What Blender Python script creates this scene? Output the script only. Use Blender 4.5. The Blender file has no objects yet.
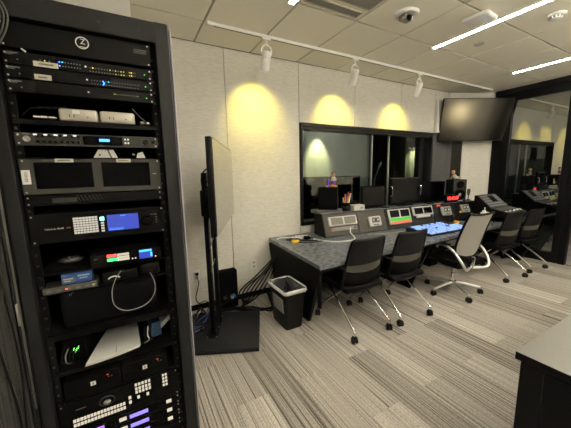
import bpy, bmesh, math, random
from mathutils import Vector, Matrix
random.seed(7)
S = bpy.context.scene
C = S.collection
PI = math.pi
ORD = ['first', 'second', 'third', 'fourth', 'fifth', 'sixth', 'seventh']

# ------------------------------------------------------------------ camera
cam_d = bpy.data.cameras.new('camera'); cam = bpy.data.objects.new('camera', cam_d); C.objects.link(cam)
S.camera = cam
CAM_H = 1.54
yaw, pitch, roll = 0.5045, 0.1489, 0.0209
fw = Vector((math.sin(yaw)*math.cos(pitch), math.cos(yaw)*math.cos(pitch), -math.sin(pitch)))
rt = Vector((math.cos(yaw), -math.sin(yaw), 0)); dn = fw.cross(rt)
r2 = rt*math.cos(roll) + dn*math.sin(roll); d2 = -rt*math.sin(roll) + dn*math.cos(roll)
M = Matrix((r2, -d2, -fw)).transposed().to_4x4(); M.translation = Vector((0, 0, CAM_H))
cam.matrix_world = M
cam_d.sensor_fit = 'HORIZONTAL'; cam_d.sensor_width = 36.0
cam_d.lens = 36.0*278.64/571.0
cam_d.clip_start = 0.02

# ------------------------------------------------------------------ world, exposure
w = bpy.data.worlds.new('world'); S.world = w; w.use_nodes = True
w.node_tree.nodes['Background'].inputs[0].default_value = (0.9, 0.95, 1.0, 1)
w.node_tree.nodes['Background'].inputs[1].default_value = 0.02
S.view_settings.view_transform = 'Standard'; S.view_settings.look = 'None'
S.view_settings.gamma = 1.0; S.view_settings.use_curve_mapping = False
S.view_settings.exposure = 0.72
STRIP_POWER = 45.0
ADDED_REAR_POWER = 30.0
SPOT_POWER = 16.5
ADDED_REAR_POOL = 14000.0
SPOT_COLOR = (1.0, 0.78, 0.10)
S.cycles.max_bounces = 8
S.cycles.sample_clamp_indirect = 4.0

# ------------------------------------------------------------------ materials
_m = {}
def mat(name, col, rough=0.6, metal=0.0, spec=0.5, emit=None, es=0.0, noise=0.0, nscale=30.0, bump=0.0, coat=0.0):
    if name in _m: return _m[name]
    if max(col) < 0.03 and not emit: col = tuple(c*0.42 for c in col); spec = min(spec, 0.25)*0.6 if rough > 0.25 else spec
    m = bpy.data.materials.new(name); m.use_nodes = True; nt = m.node_tree; b = nt.nodes['Principled BSDF']
    b.inputs['Base Color'].default_value = (*col, 1); b.inputs['Roughness'].default_value = rough
    b.inputs['Metallic'].default_value = metal; b.inputs['Specular IOR Level'].default_value = spec
    b.inputs['Coat Weight'].default_value = coat
    if emit: b.inputs['Emission Color'].default_value = (*emit, 1); b.inputs['Emission Strength'].default_value = es
    if noise or bump:
        tc = nt.nodes.new('ShaderNodeTexCoord'); n = nt.nodes.new('ShaderNodeTexNoise')
        n.inputs['Scale'].default_value = nscale; n.inputs['Detail'].default_value = 3
        nt.links.new(tc.outputs['Object'], n.inputs['Vector'])
        if noise:
            r = nt.nodes.new('ShaderNodeValToRGB')
            r.color_ramp.elements[0].position = 0.3; r.color_ramp.elements[1].position = 0.7
            r.color_ramp.elements[0].color = (*[c*(1-noise) for c in col], 1)
            r.color_ramp.elements[1].color = (*[min(1, c*(1+noise)) for c in col], 1)
            nt.links.new(n.outputs['Fac'], r.inputs['Fac']); nt.links.new(r.outputs['Color'], b.inputs['Base Color'])
        if bump:
            bp = nt.nodes.new('ShaderNodeBump'); bp.inputs['Strength'].default_value = bump; bp.inputs['Distance'].default_value = 0.004
            nt.links.new(n.outputs['Fac'], bp.inputs['Height']); nt.links.new(bp.outputs['Normal'], b.inputs['Normal'])
    _m[name] = m
    return m

def glass_mat(name, tint, f0=0.06):
    m = bpy.data.materials.new(name); m.use_nodes = True; nt = m.node_tree; nt.nodes.clear()
    o = nt.nodes.new('ShaderNodeOutputMaterial'); t = nt.nodes.new('ShaderNodeBsdfTransparent'); g = nt.nodes.new('ShaderNodeBsdfGlossy')
    t.inputs[0].default_value = (*tint, 1); g.inputs['Roughness'].default_value = 0.0; g.inputs['Color'].default_value = (1, 1, 1, 1)
    lw = nt.nodes.new('ShaderNodeLayerWeight'); lw.inputs[0].default_value = 0.5
    p = nt.nodes.new('ShaderNodeMath'); p.operation = 'POWER'; p.inputs[1].default_value = 5
    k = nt.nodes.new('ShaderNodeMath'); k.operation = 'MULTIPLY_ADD'; k.inputs[1].default_value = 1-f0; k.inputs[2].default_value = f0
    mx = nt.nodes.new('ShaderNodeMixShader')
    L = nt.links.new
    L(lw.outputs['Facing'], p.inputs[0]); L(p.outputs[0], k.inputs[0]); L(k.outputs[0], mx.inputs[0])
    L(t.outputs[0], mx.inputs[1]); L(g.outputs[0], mx.inputs[2]); L(mx.outputs[0], o.inputs[0])
    return m

def carpet_mat(name, dark, light, contrast):
    m = bpy.data.materials.new(name); m.use_nodes = True; nt = m.node_tree; b = nt.nodes['Principled BSDF']; L = nt.links.new
    b.inputs['Roughness'].default_value = 0.95; b.inputs['Specular IOR Level'].default_value = 0.1
    tc = nt.nodes.new('ShaderNodeTexCoord'); oi = nt.nodes.new('ShaderNodeObjectInfo')
    mp = nt.nodes.new('ShaderNodeMapping'); mp.inputs['Scale'].default_value = (1.0, 0.004, 0.0)
    off = nt.nodes.new('ShaderNodeVectorMath'); off.operation = 'SCALE'; off.inputs[3].default_value = 50.0
    cx = nt.nodes.new('ShaderNodeCombineXYZ'); L(oi.outputs['Random'], cx.inputs[0]); L(oi.outputs['Random'], cx.inputs[1])
    L(cx.outputs[0], off.inputs[0]); L(off.outputs[0], mp.inputs['Location'])
    L(tc.outputs['Object'], mp.inputs['Vector'])
    n1 = nt.nodes.new('ShaderNodeTexNoise'); n1.inputs['Scale'].default_value = 115; n1.inputs['Detail'].default_value = 1; n1.inputs['Roughness'].default_value = 0.5
    L(mp.outputs[0], n1.inputs['Vector'])
    r = nt.nodes.new('ShaderNodeValToRGB'); e = r.color_ramp.elements
    e[0].position = 0.345; e[0].color = (*dark, 1); e[1].position = 0.66; e[1].color = (*light, 1)
    mid = [d*0.42+l*0.58 for d, l in zip(dark, light)]; md2 = [d*0.30+l*0.70 for d, l in zip(dark, light)]
    q = e.new(0.43); q.color = (*mid, 1); q = e.new(0.58); q.color = (*md2, 1)
    L(n1.outputs['Fac'], r.inputs['Fac'])
    # pile speckle
    mp2 = nt.nodes.new('ShaderNodeMapping'); mp2.inputs['Scale'].default_value = (1.0, 0.35, 1.0); L(tc.outputs['Object'], mp2.inputs['Vector'])
    n2 = nt.nodes.new('ShaderNodeTexNoise'); n2.inputs['Scale'].default_value = 210; n2.inputs['Detail'].default_value = 2
    L(mp2.outputs[0], n2.inputs['Vector'])
    r2_ = nt.nodes.new('ShaderNodeValToRGB'); r2_.color_ramp.elements[0].position = 0.3; r2_.color_ramp.elements[1].position = 0.7
    r2_.color_ramp.elements[0].color = (0.62, 0.62, 0.62, 1); r2_.color_ramp.elements[1].color = (1.2, 1.2, 1.2, 1)
    L(n2.outputs['Fac'], r2_.inputs['Fac'])
    mx = nt.nodes.new('ShaderNodeMix'); mx.data_type = 'RGBA'; mx.blend_type = 'MULTIPLY'; mx.inputs[0].default_value = 1.0
    L(r.outputs['Color'], mx.inputs[6]); L(r2_.outputs['Color'], mx.inputs[7]); L(mx.outputs[2], b.inputs['Base Color'])
    bp = nt.nodes.new('ShaderNodeBump'); bp.inputs['Strength'].default_value = 0.5; bp.inputs['Distance'].default_value = 0.003
    L(n2.outputs['Fac'], bp.inputs['Height']); L(bp.outputs['Normal'], b.inputs['Normal'])
    return m

def wall_fabric(name, col):
    m = bpy.data.materials.new(name); m.use_nodes = True; nt = m.node_tree; b = nt.nodes['Principled BSDF']; L = nt.links.new
    b.inputs['Roughness'].default_value = 0.9; b.inputs['Specular IOR Level'].default_value = 0.15
    tc = nt.nodes.new('ShaderNodeTexCoord'); mp = nt.nodes.new('ShaderNodeMapping'); mp.inputs['Scale'].default_value = (0.18, 0.18, 1.0)
    L(tc.outputs['Object'], mp.inputs['Vector'])
    n = nt.nodes.new('ShaderNodeTexNoise'); n.inputs['Scale'].default_value = 90; n.inputs['Detail'].default_value = 3; L(mp.outputs[0], n.inputs['Vector'])
    r = nt.nodes.new('ShaderNodeValToRGB'); r.color_ramp.elements[0].position = 0.3; r.color_ramp.elements[1].position = 0.7
    r.color_ramp.elements[0].color = (*[c*0.9 for c in col], 1); r.color_ramp.elements[1].color = (*[c*1.07 for c in col], 1)
    L(n.outputs['Fac'], r.inputs['Fac']); L(r.outputs['Color'], b.inputs['Base Color'])
    bp = nt.nodes.new('ShaderNodeBump'); bp.inputs['Strength'].default_value = 0.35; bp.inputs['Distance'].default_value = 0.004
    L(n.outputs['Fac'], bp.inputs['Height']); L(bp.outputs['Normal'], b.inputs['Normal'])
    return m

def mesh_weave(name, c0, c1, scale):
    m = bpy.data.materials.new(name); m.use_nodes = True; nt = m.node_tree; b = nt.nodes['Principled BSDF']; L = nt.links.new
    b.inputs['Roughness'].default_value = 0.8; b.inputs['Specular IOR Level'].default_value = 0.1
    tc = nt.nodes.new('ShaderNodeTexCoord'); v = nt.nodes.new('ShaderNodeTexVoronoi'); v.inputs['Scale'].default_value = scale; v.inputs['Randomness'].default_value = 0.15
    L(tc.outputs['Object'], v.inputs['Vector'])
    r = nt.nodes.new('ShaderNodeValToRGB'); r.color_ramp.elements[0].position = 0.25; r.color_ramp.elements[1].position = 0.5
    r.color_ramp.elements[0].color = (*c0, 1); r.color_ramp.elements[1].color = (*c1, 1)
    L(v.outputs['Distance'], r.inputs['Fac']); L(r.outputs['Color'], b.inputs['Base Color'])
    return m

BLACK = mat('black_metal', (0.005, 0.005, 0.006), 0.45, spec=0.15)
MATT = mat('matt_black', (0.003, 0.003, 0.0035), 0.9, spec=0.08)
RACK = mat('rack_paint', (0.014, 0.0145, 0.0165), 0.5, spec=0.2, noise=0.15, nscale=60)
DEV = mat('device_black', (0.0022, 0.0022, 0.0028), 0.5, spec=0.1, noise=0.1)
DGREY = mat('dark_grey_face', (0.0305, 0.0305, 0.029), 0.5, spec=0.15, noise=0.08)
PLASTIC = mat('black_plastic', (0.0035, 0.0035, 0.004), 0.4, spec=0.14, noise=0.1)
RUBBER = mat('rubber', (0.010, 0.010, 0.010), 0.6, spec=0.2)
CHROME = mat('chrome', (0.82, 0.82, 0.82), 0.12, 1.0)
ALU = mat('aluminium', (0.62, 0.60, 0.57), 0.32, 1.0)
SILVER = mat('silver_paint', (0.58, 0.57, 0.55), 0.3, 0.6)
WHITE = mat('white_plastic', (0.84, 0.83, 0.80), 0.4)
OFFWHITE = mat('off_white_case', (0.50, 0.49, 0.46), 0.45, noise=0.06)
PAPER = mat('paper', (0.84, 0.83, 0.81), 0.7)
LABEL = mat('label_paper', (0.62, 0.58, 0.50), 0.7)
LINERW = mat('liner_white', (0.78, 0.78, 0.77), 0.35)
INK = mat('ink', (0.10, 0.10, 0.10), 0.7)
GREYTXT = mat('grey_print', (0.22, 0.22, 0.21), 0.6)
SCREEN = mat('dark_screen', (0.002, 0.002, 0.003), 0.12, spec=0.12)
SCREEN2 = mat('satin_screen', (0.012, 0.011, 0.010), 0.22, spec=0.6)
CABLE = mat('black_cable', (0.005, 0.005, 0.006), 0.45, spec=0.2)
BLUECABLE = mat('blue_cable', (0.01, 0.03, 0.14), 0.45)
GREYCABLE = mat('grey_cable', (0.16, 0.155, 0.15), 0.5)
WHITECABLE = mat('white_cable', (0.68, 0.67, 0.64), 0.5)
YELLOW = mat('yellow_plastic', (0.85, 0.55, 0.02), 0.5)
ORANGE = mat('orange_plastic', (0.75, 0.30, 0.05), 0.5)
RED = mat('red_plastic', (0.65, 0.03, 0.03), 0.4)
PURPLE = mat('purple_cloth', (0.16, 0.04, 0.42), 0.7)
LBLUE = mat('light_blue_cloth', (0.25, 0.52, 0.60), 0.7)
SKIN = mat('toy_skin', (0.62, 0.34, 0.18), 0.5)
HAIR = mat('toy_hair', (0.015, 0.01, 0.01), 0.5)
WOODO = mat('toy_base_wood', (0.55, 0.25, 0.06), 0.5, noise=0.2)
def led(name, c, s=4): return mat(name, (0.02, 0.02, 0.02), 0.5, emit=c, es=s)
L_BLUE = led('led_blue', (0.03, 0.2, 1.0), 5); L_YEL = led('led_yellow', (0.8, 0.7, 0.05), 1.0); L_ORG = led('led_orange', (1.0, 0.45, 0.05), 3)
L_GRN = led('led_green', (0.15, 1.0, 0.1), 1.5); L_RED = led('led_red', (1.0, 0.03, 0.03), 4); L_WHT = led('led_white', (1, 0.95, 0.85), 0.7)
L_PUR = led('key_purple', (0.28, 0.20, 0.95), 0.9); L_SCR = led('screen_blue', (0.01, 0.04, 0.42), 0.8); L_SCR2 = led('screen_bright_blue', (0.02, 0.12, 0.9), 1.2)
L_CYAN = led('screen_cyan', (0.05, 0.4, 1.0), 1.5); L_DIM = led('led_dim', (0.5, 0.48, 0.4), 0.18); L_TEAL = led('key_teal', (0.3, 1.0, 0.75), 1.6)
L_KEY = led('key_ice_blue', (0.30, 0.48, 0.95), 0.75); L_KEYW = led('key_warm_white', (0.9, 0.8, 0.6), 0.5)
CEIL = mat('ceiling_tile_face', (0.94, 0.905, 0.79), 0.9, spec=0.1, noise=0.03, nscale=120, bump=0.1)
CEILGRID = mat('ceiling_grid', (0.50, 0.48, 0.41), 0.6)
CEILVOID = mat('ceiling_void', (0.05, 0.05, 0.045), 0.9)
WALLF = wall_fabric('wall_fabric', (0.74, 0.72, 0.65))
PAINT = mat('wall_paint', (0.72, 0.70, 0.66), 0.85, spec=0.2, noise=0.02)
DKPAINT = mat('dark_paint', (0.035, 0.037, 0.04), 0.7, noise=0.1)
FRAME = mat('window_frame_black', (0.006, 0.006, 0.008), 0.4, spec=0.25)
FRAMEG = mat('window_frame_grey', (0.022, 0.021, 0.025), 0.4, spec=0.3)
DESKTOP = mat('desk_laminate', (0.150, 0.160, 0.182), 0.27, noise=0.4, nscale=22, spec=0.6)
DESKB = mat('desk_black', (0.004, 0.004, 0.0055), 0.5, spec=0.12, noise=0.15, nscale=40)
GLASS = glass_mat('window_glass', (0.80, 0.86, 0.83), 0.05)
GLASSD = glass_mat('door_glass', (0.50, 0.57, 0.55), 0.36)

# ------------------------------------------------------------------ geometry builder
def smoothpath(pts, n=6):
    P = [Vector(p) for p in pts]
    if len(P) < 3: return P
    out = []
    for i in range(len(P)-1):
        p0 = P[max(i-1, 0)]; p1 = P[i]; p2 = P[i+1]; p3 = P[min(i+2, len(P)-1)]
        for k in range(n):
            t = k/n
            out.append(0.5*((2*p1)+(-p0+p2)*t+(2*p0-5*p1+4*p2-p3)*t*t+(-p0+3*p1-3*p2+p3)*t**3))
    out.append(P[-1]); return out

class MB:
    def __init__(s): s.bm = bmesh.new()
    def box(s, x0, x1, y0, y1, z0, z1, r=0, seg=2):
        g = bmesh.ops.create_cube(s.bm, size=1.0); vs = g['verts']
        for v in vs:
            v.co = Vector(((x0+x1)/2+v.co.x*(x1-x0), (y0+y1)/2+v.co.y*(y1-y0), (z0+z1)/2+v.co.z*(z1-z0)))
        if r > 0:
            es = list({e for v in vs for e in v.link_edges})
            bmesh.ops.bevel(s.bm, geom=es, offset=r, segments=seg, affect='EDGES', profile=0.5)
        return s
    def tube(s, pts, r, n=8, r1=None, closed=False):
        P = [Vector(p) for p in pts]; rings = []; N = len(P)
        ref = None
        for i, p in enumerate(P):
            if closed: t = P[(i+1) % N]-P[i-1]
            else: t = (P[min(i+1, N-1)]-P[max(i-1, 0)])
            if t.length < 1e-9: t = Vector((0, 0, 1))
            t.normalize()
            if ref is None: ref = t.orthogonal().normalized()
            a = (ref-t*ref.dot(t))
            a = a.normalized() if a.length > 1e-6 else t.orthogonal().normalized()
            ref = a; b = t.cross(a)
            rr = r if r1 is None else r+(r1-r)*i/max(1, N-1)
            rings.append([s.bm.verts.new(p+(a*math.cos(2*PI*k/n)+b*math.sin(2*PI*k/n))*rr) for k in range(n)])
        for i in range(N if closed else N-1):
            A = rings[i]; B = rings[(i+1) % N]
            for k in range(n): s.bm.faces.new((A[k], A[(k+1) % n], B[(k+1) % n], B[k]))
        if not closed: s.bm.faces.new(rings[0][::-1]); s.bm.faces.new(rings[-1])
        return s
    def cyl(s, p0, p1, r, n=14, r1=None): return s.tube([p0, p1], r, n, r1)
    def lathe(s, prof, c=(0, 0, 0), axis=(0, 0, 1), n=20):
        ax = Vector(axis).normalized(); a = ax.orthogonal().normalized(); b = ax.cross(a); c = Vector(c); rings = []
        for (r, z) in prof:
            if r < 1e-6: rings.append([s.bm.verts.new(c+ax*z)])
            else: rings.append([s.bm.verts.new(c+ax*z+(a*math.cos(2*PI*k/n)+b*math.sin(2*PI*k/n))*r) for k in range(n)])
        for A, B in zip(rings, rings[1:]):
            for k in range(n):
                q = [A[k % len(A)], A[(k+1) % len(A)], B[(k+1) % len(B)], B[k % len(B)]]
                q2 = []
                for v in q:
                    if v not in q2: q2.append(v)
                if len(q2) > 2: s.bm.faces.new(q2)
        for R, f in ((rings[0], -1), (rings[-1], 1)):
            if len(R) > 2: s.bm.faces.new(R[::f])
        return s
    def prism(s, poly, lo, hi, axis='x'):
        def P(a, b, c): return {'x': (c, a, b), 'y': (a, c, b), 'z': (a, b, c)}[axis]
        A = [s.bm.verts.new(P(a, b, lo)) for a, b in poly]; B = [s.bm.verts.new(P(a, b, hi)) for a, b in poly]; n = len(poly)
        for k in range(n): s.bm.faces.new((A[k], A[(k+1) % n], B[(k+1) % n], B[k]))
        s.bm.faces.new(A[::-1]); s.bm.faces.new(B); return s
    def sheet(s, fn, nu, nv, th):
        # fn(u,v) -> point, u,v in 0..1 ; th thickness along the normal
        G = [[Vector(fn(i/nu, j/nv)) for j in range(nv+1)] for i in range(nu+1)]
        T = [[None]*(nv+1) for _ in range(nu+1)]; U = [[None]*(nv+1) for _ in range(nu+1)]
        for i in range(nu+1):
            for j in range(nv+1):
                du = G[min(i+1, nu)][j]-G[max(i-1, 0)][j]; dv = G[i][min(j+1, nv)]-G[i][max(j-1, 0)]
                n = du.cross(dv).normalized()*th/2
                T[i][j] = s.bm.verts.new(G[i][j]+n); U[i][j] = s.bm.verts.new(G[i][j]-n)
        for i in range(nu):
            for j in range(nv):
                s.bm.faces.new((T[i][j], T[i+1][j], T[i+1][j+1], T[i][j+1])); s.bm.faces.new((U[i][j], U[i][j+1], U[i+1][j+1], U[i+1][j]))
        for i in range(nu):
            s.bm.faces.new((T[i][0], U[i][0], U[i+1][0], T[i+1][0])); s.bm.faces.new((T[i][nv], T[i+1][nv], U[i+1][nv], U[i][nv]))
        for j in range(nv):
            s.bm.faces.new((T[0][j], T[0][j+1], U[0][j+1], U[0][j])); s.bm.faces.new((T[nu][j], U[nu][j], U[nu][j+1], T[nu][j+1]))
        return s
    def ball(s, c, r, sc=(1, 1, 1), n=14):
        g = bmesh.ops.create_uvsphere(s.bm, u_segments=n, v_segments=max(6, n//2+2), radius=r)
        for v in g['verts']: v.co = Vector((v.co.x*sc[0]+c[0], v.co.y*sc[1]+c[1], v.co.z*sc[2]+c[2]))
        return s
    def xf(s, m):
        bmesh.ops.transform(s.bm, matrix=m, verts=s.bm.verts); return s
    def build(s, name, m, parent=None, label=None, kind=None, loc=None):
        bmesh.ops.recalc_face_normals(s.bm, faces=s.bm.faces)
        for f in s.bm.faces: f.smooth = True
        me = bpy.data.meshes.new(name); s.bm.to_mesh(me); s.bm.free()
        me.set_sharp_from_angle(angle=math.radians(38))
        me.materials.append(m)
        o = bpy.data.objects.new(name, me); C.objects.link(o)
        if parent is not None: o.parent = parent
        if label: o['label'] = label
        if kind: o['kind'] = kind
        if loc: o.location = loc
        return o

def tag(o, label, cat, group=None):
    o['label'] = label; o['category'] = cat
    if group: o['group'] = group
    return o
def thing(name, label, cat, loc=(0, 0, 0), rz=0, group=None):
    o = bpy.data.objects.new(name, None); C.objects.link(o); o.location = loc; o.rotation_euler = (0, 0, rz)
    o.empty_display_size = 0.05
    return tag(o, label, cat, group)
def dup(root, loc, rz, label, group=None):
    r = root.copy(); C.objects.link(r); r.location = loc; r.rotation_euler = (0, 0, rz); r['label'] = label
    if group: r['group'] = group
    for ch in list(root.children):
        c = ch.copy(); C.objects.link(c); c.parent = r
        for g in list(ch.children):
            d = g.copy(); C.objects.link(d); d.parent = c
    return r
def copy_part(o, loc, m=None):
    c = o.copy()
    if m: c.data = o.data.copy(); c.data.materials[0] = m
    C.objects.link(c); c.location = loc; return c
def structure(o): o['kind'] = 'structure'; return o
def empty_struct(name):
    o = bpy.data.objects.new(name, None); C.objects.link(o); o['kind'] = 'structure'; return o
def text(name, body, size, loc, rot, m, parent=None, align='CENTER'):
    cu = bpy.data.curves.new(name, 'FONT'); cu.body = body; cu.size = size; cu.extrude = 0.0004; cu.align_x = align; cu.align_y = 'CENTER'
    t = bpy.data.objects.new(name, cu); C.objects.link(t)
    dg = bpy.context.evaluated_depsgraph_get(); me = bpy.data.meshes.new_from_object(t.evaluated_get(dg))
    bpy.data.objects.remove(t); me.name = name; me.materials.clear(); me.materials.append(m)
    o = bpy.data.objects.new(name, me); C.objects.link(o); o.location = loc; o.rotation_euler = rot
    if parent: o.parent = parent
    return o
def cable(name, pts, r, m, label, cat='cable', group=None, n=6):
    o = MB().tube(smoothpath(pts, 7), r, n).build(name, m); return tag(o, label, cat, group)

# ------------------------------------------------------------------ room shell
XL, XR, YB, YR, ZC = -1.3, 5.88, 3.13, -2.6, 2.875
floor = structure(MB().box(XL-0.1, 10.0, YR-0.1, YB+0.2, -0.10, -0.006).build('floor', mat('floor_base', (0.10, 0.09, 0.08), 0.9)))
CARP = [carpet_mat('carpet_mid', (0.115, 0.103, 0.091), (0.51, 0.468, 0.42), 0.13),
        carpet_mat('carpet_light', (0.21, 0.19, 0.168), (0.58, 0.535, 0.483), 0.17),
        carpet_mat('carpet_dark', (0.085, 0.076, 0.067), (0.41, 0.374, 0.333), 0.14),
        carpet_mat('carpet_warm', (0.135, 0.121, 0.106), (0.53, 0.487, 0.437), 0.13)]
PW = 0.245
protos = []
for k, cm in enumerate(CARP):
    o = MB().box(-PW/2+0.0004, PW/2-0.0004, -0.5+0.0005, 0.5-0.0005, -0.006, 0.0).build('carpet_plank', cm, floor); protos.append([o, False])
rnd = random.Random(21)
for i in range(-4, 22):
    x = 0.475+PW*(i+0.5)
    y0 = 1.61 if i % 2 == 0 else 1.10
    for j in range(-2, 3):
        yc = y0+j+0.5
        if yc-0.5 > YB: continue
        if yc+0.5 < 0.2 or x > XR+0.1: continue
        k = rnd.choices([0, 1, 2, 3], [4, 3, 3, 3])[0]
        if (i, j) in ((4, 0), (5, 0), (7, -1)): k = 1
        if (i, j) in ((1, 0), (8, -1)): k = 2
        p = protos[k]
        z = rnd.uniform(-0.0006, 0.0)
        if not p[1]: p[0].location = (x, yc, z); p[1] = True
        else:
            c = p[0].copy(); C.objects.link(c); c.location = (x, yc, z)
MB().box(XL, XR+0.1, YR, 0.0, -0.006, -0.001).build('carpet_field', CARP[0], floor)
MB().box(XR+0.1, 10.0, YR, YB, -0.006, -0.001).build('corridor_carpet', CARP[3], floor)

ceiling = structure(MB().box(XL-0.1, XR+0.3, YR-0.1, YB+0.2, ZC+0.02, ZC+0.12).build('ceiling', CEILVOID))
TP = 0.61; X0 = 0.70; Y0 = 2.69
tile = None
for i in range(-4, 9):
    for j in range(-4, 1):
        xa, xb = X0+TP*i, X0+TP*(i+1); ya, yb = Y0+TP*j, Y0+TP*(j+1)
        yb = min(yb, YB-0.004); xb = min(xb, XR-0.004); xa = max(xa, XL)
        if xb-xa < 0.05: continue
        if abs(xb-xa-TP) < 0.01 and abs(yb-ya-TP) < 0.01:
            if tile is None:
                tile = MB().box(-TP/2+0.009, TP/2-0.009, -TP/2+0.009, TP/2-0.009, 0, 0.018, 0.003, 1).build('ceiling_tile', CEIL, ceiling, loc=((xa+xb)/2, (ya+yb)/2, ZC))
            else: copy_part(tile, ((xa+xb)/2, (ya+yb)/2, ZC))
        else:
            MB().box(xa+0.009, xb-0.009, ya+0.009, yb-0.009, ZC, ZC+0.018, 0.003, 1).build('ceiling_tile', CEIL, ceiling)
for i in range(-3, 10):
    x = X0+TP*i
    if x < XR: MB().box(x-0.0055, x+0.0055, 0.25, YB, ZC+0.010, ZC+0.02).build('grid_bar', CEILGRID, ceiling)
for j in range(-4, 1):
    y = Y0+TP*j; MB().box(XL, XR, y-0.0055, y+0.0055, ZC+0.010, ZC+0.02).build('grid_bar', CEILGRID, ceiling)
MB().box(XL, XR, YR, 0.25, ZC, ZC+0.02).build('ceiling_field', CEIL, ceiling)

# back wall: panels with recessed joints around the window
WX0, WX1, WZ0, WZ1 = 1.97, 4.72, 0.82, 2.165
wall_back = structure(MB().box(XL, WX0, YB+0.02, YB+0.16, 0, ZC+0.02).box(WX0, 5.15, YB+0.02, YB+0.16, WZ1, ZC+0.02)
                      .box(WX0, 5.15, YB+0.02, YB+0.16, 0, WZ0).box(WX1, 5.15, YB+0.02, YB+0.16, WZ0, WZ1).build('wall_back', mat('joint_backing', (0.30, 0.285, 0.26), 0.9)))  # darker backing tone behind the panel joints
edges = [0.05, 1.003, 1.953, 2.89, 3.86, 4.81]
g = 0.003
def wpanel(x0, x1, z0, z1):
    MB().box(x0+g, x1-g, YB, YB+0.02, z0+0.001, z1, 0.0025, 1).build('wall_panel', WALLF, wall_back)
wpanel(0.05, 1.003, 0.0, ZC); wpanel(1.003, 1.953, 0.0, ZC)
wpanel(1.953, 2.89, WZ1, ZC); wpanel(2.89, 3.86, WZ1, ZC); wpanel(3.86, 4.72, WZ1, ZC); wpanel(4.72, 5.128, WZ1, ZC)
wpanel(1.953, 2.89, 0.0, WZ0); wpanel(2.89, 3.86, 0.0, WZ0); wpanel(3.86, 5.128, 0.0, 0.72)
structure(MB().box(0.11, 1.95, YB-0.012, YB, 0.0, 0.065, 0.003, 1).build('baseboard_back', MATT))
structure(MB().box(4.72, 4.95, YB-0.05, YB-0.001, WZ1+0.003, 2.71, 0.004, 1).build('trim_1', PAINT))

# diagonal corner wall between the window and the glass wall
DA = Vector((5.128, YB, 0)); DE = Vector((XR, 2.735, 0))-DA; DL = DE.length; DANG = math.atan2(DE.y, DE.x)
DM = Matrix.Translation(DA) @ Matrix.Rotation(DANG, 4, 'Z')          # x along the wall, -y into the room
diag = structure(MB().prism([(5.128, YB+0.01), (XR, 2.745), (XR+0.02, YB+0.14), (5.128, YB+0.14)], 0, ZC+0.02, 'z').build('wall_corner', PAINT))
GREYFAB = wall_fabric('grey_fabric', (0.10, 0.10, 0.105))
def dpanel(name, s0, s1, z0, z1, d, m, label=None): return MB().box(s0, s1, -d, 0.012, z0, z1, 0.003, 1).xf(DM).build(name, m, diag, label)
dpanel('wall_panel', 0.315, DL-0.045, 0.002, ZC-0.002, 0.0, WALLF)
dpanel('wall_panel', 0.002, 0.315, WZ1, ZC-0.002, 0.0, WALLF)
dpanel('edge_trim', 0.285, 0.315, 0.002, WZ1, 0.012, PAINT); dpanel('edge_trim', DL-0.045, DL-0.004, 0.002, ZC-0.002, 0.008, PAINT)
dpanel('jamb_panel', 0.09, 0.285, 0.72, WZ1, 0.002, FRAME, 'black jamb panel beside the white corner wall')
dpanel('fabric_panel', 0.002, 0.09, 0.72, WZ1, 0.004, GREYFAB, 'grey fabric strip beside the black jamb')
MB().box(4.72, 5.126, YB-0.006, YB+0.018, 0.72, WZ1, 0.003, 1).build('fabric_panel', GREYFAB, wall_back, label='grey fabric panel at the window end')
structure(MB().box(0.0, DL, -0.012, 0.0, 0.0, 0.065).xf(DM).build('baseboard_right', MATT))

# wall stub behind the rack, and the sides out of view
structure(MB().box(XL, 0.108, 2.28, YB+0.02, 0, ZC+0.02).build('wall_left_corner', PAINT))
structure(MB().box(XL-0.12, XL, YR, 2.28, 0, ZC+0.02).build('wall_left', PAINT))
structure(MB().box(XL-0.12, XR+0.1, YR-0.12, YR, 0, ZC+0.02).build('wall_rear', mat('rear_paint', (0.13, 0.125, 0.12), 0.8, noise=0.05)))

# back window
win = structure(MB().box(WX0, WX1, YB-0.015, YB+0.10, WZ1-0.045, WZ1, 0.004, 1).box(WX0, WX1, YB+0.0, YB+0.14, WZ1-0.085, WZ1-0.045, 0.003, 1)
                .box(WX0, WX0+0.03, YB-0.015, YB+0.14, WZ0, WZ1-0.04, 0.003, 1).box(WX0, WX1, YB-0.015, YB+0.14, WZ0, WZ0+0.05, 0.003, 1)
                .box(WX1-0.05, WX1, YB-0.005, YB+0.14, WZ0, WZ1-0.04, 0.003, 1).build('window_1', FRAMEG))
MULL = mat('mullion_alu', (0.5, 0.51, 0.51), 0.4, 0.5)
for x in (3.305, 3.68): MB().box(x-0.007, x+0.007, YB+0.05, YB+0.085, WZ0+0.05, WZ1-0.085, 0.002, 1).build('mullion', MULL, win)
MB().box(4.40, 4.47, YB+0.02, YB+0.12, WZ0+0.05, WZ1-0.085, 0.003, 1).build('mullion', FRAME, win, label='wide black mullion')
for a, b in ((WX0+0.03, 3.298), (3.312, 3.673), (3.687, 4.40), (4.47, WX1-0.05)):
    MB().box(a, b, YB+0.062, YB+0.072, WZ0+0.05, WZ1-0.085).build('glass_pane', GLASS, win)

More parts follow.
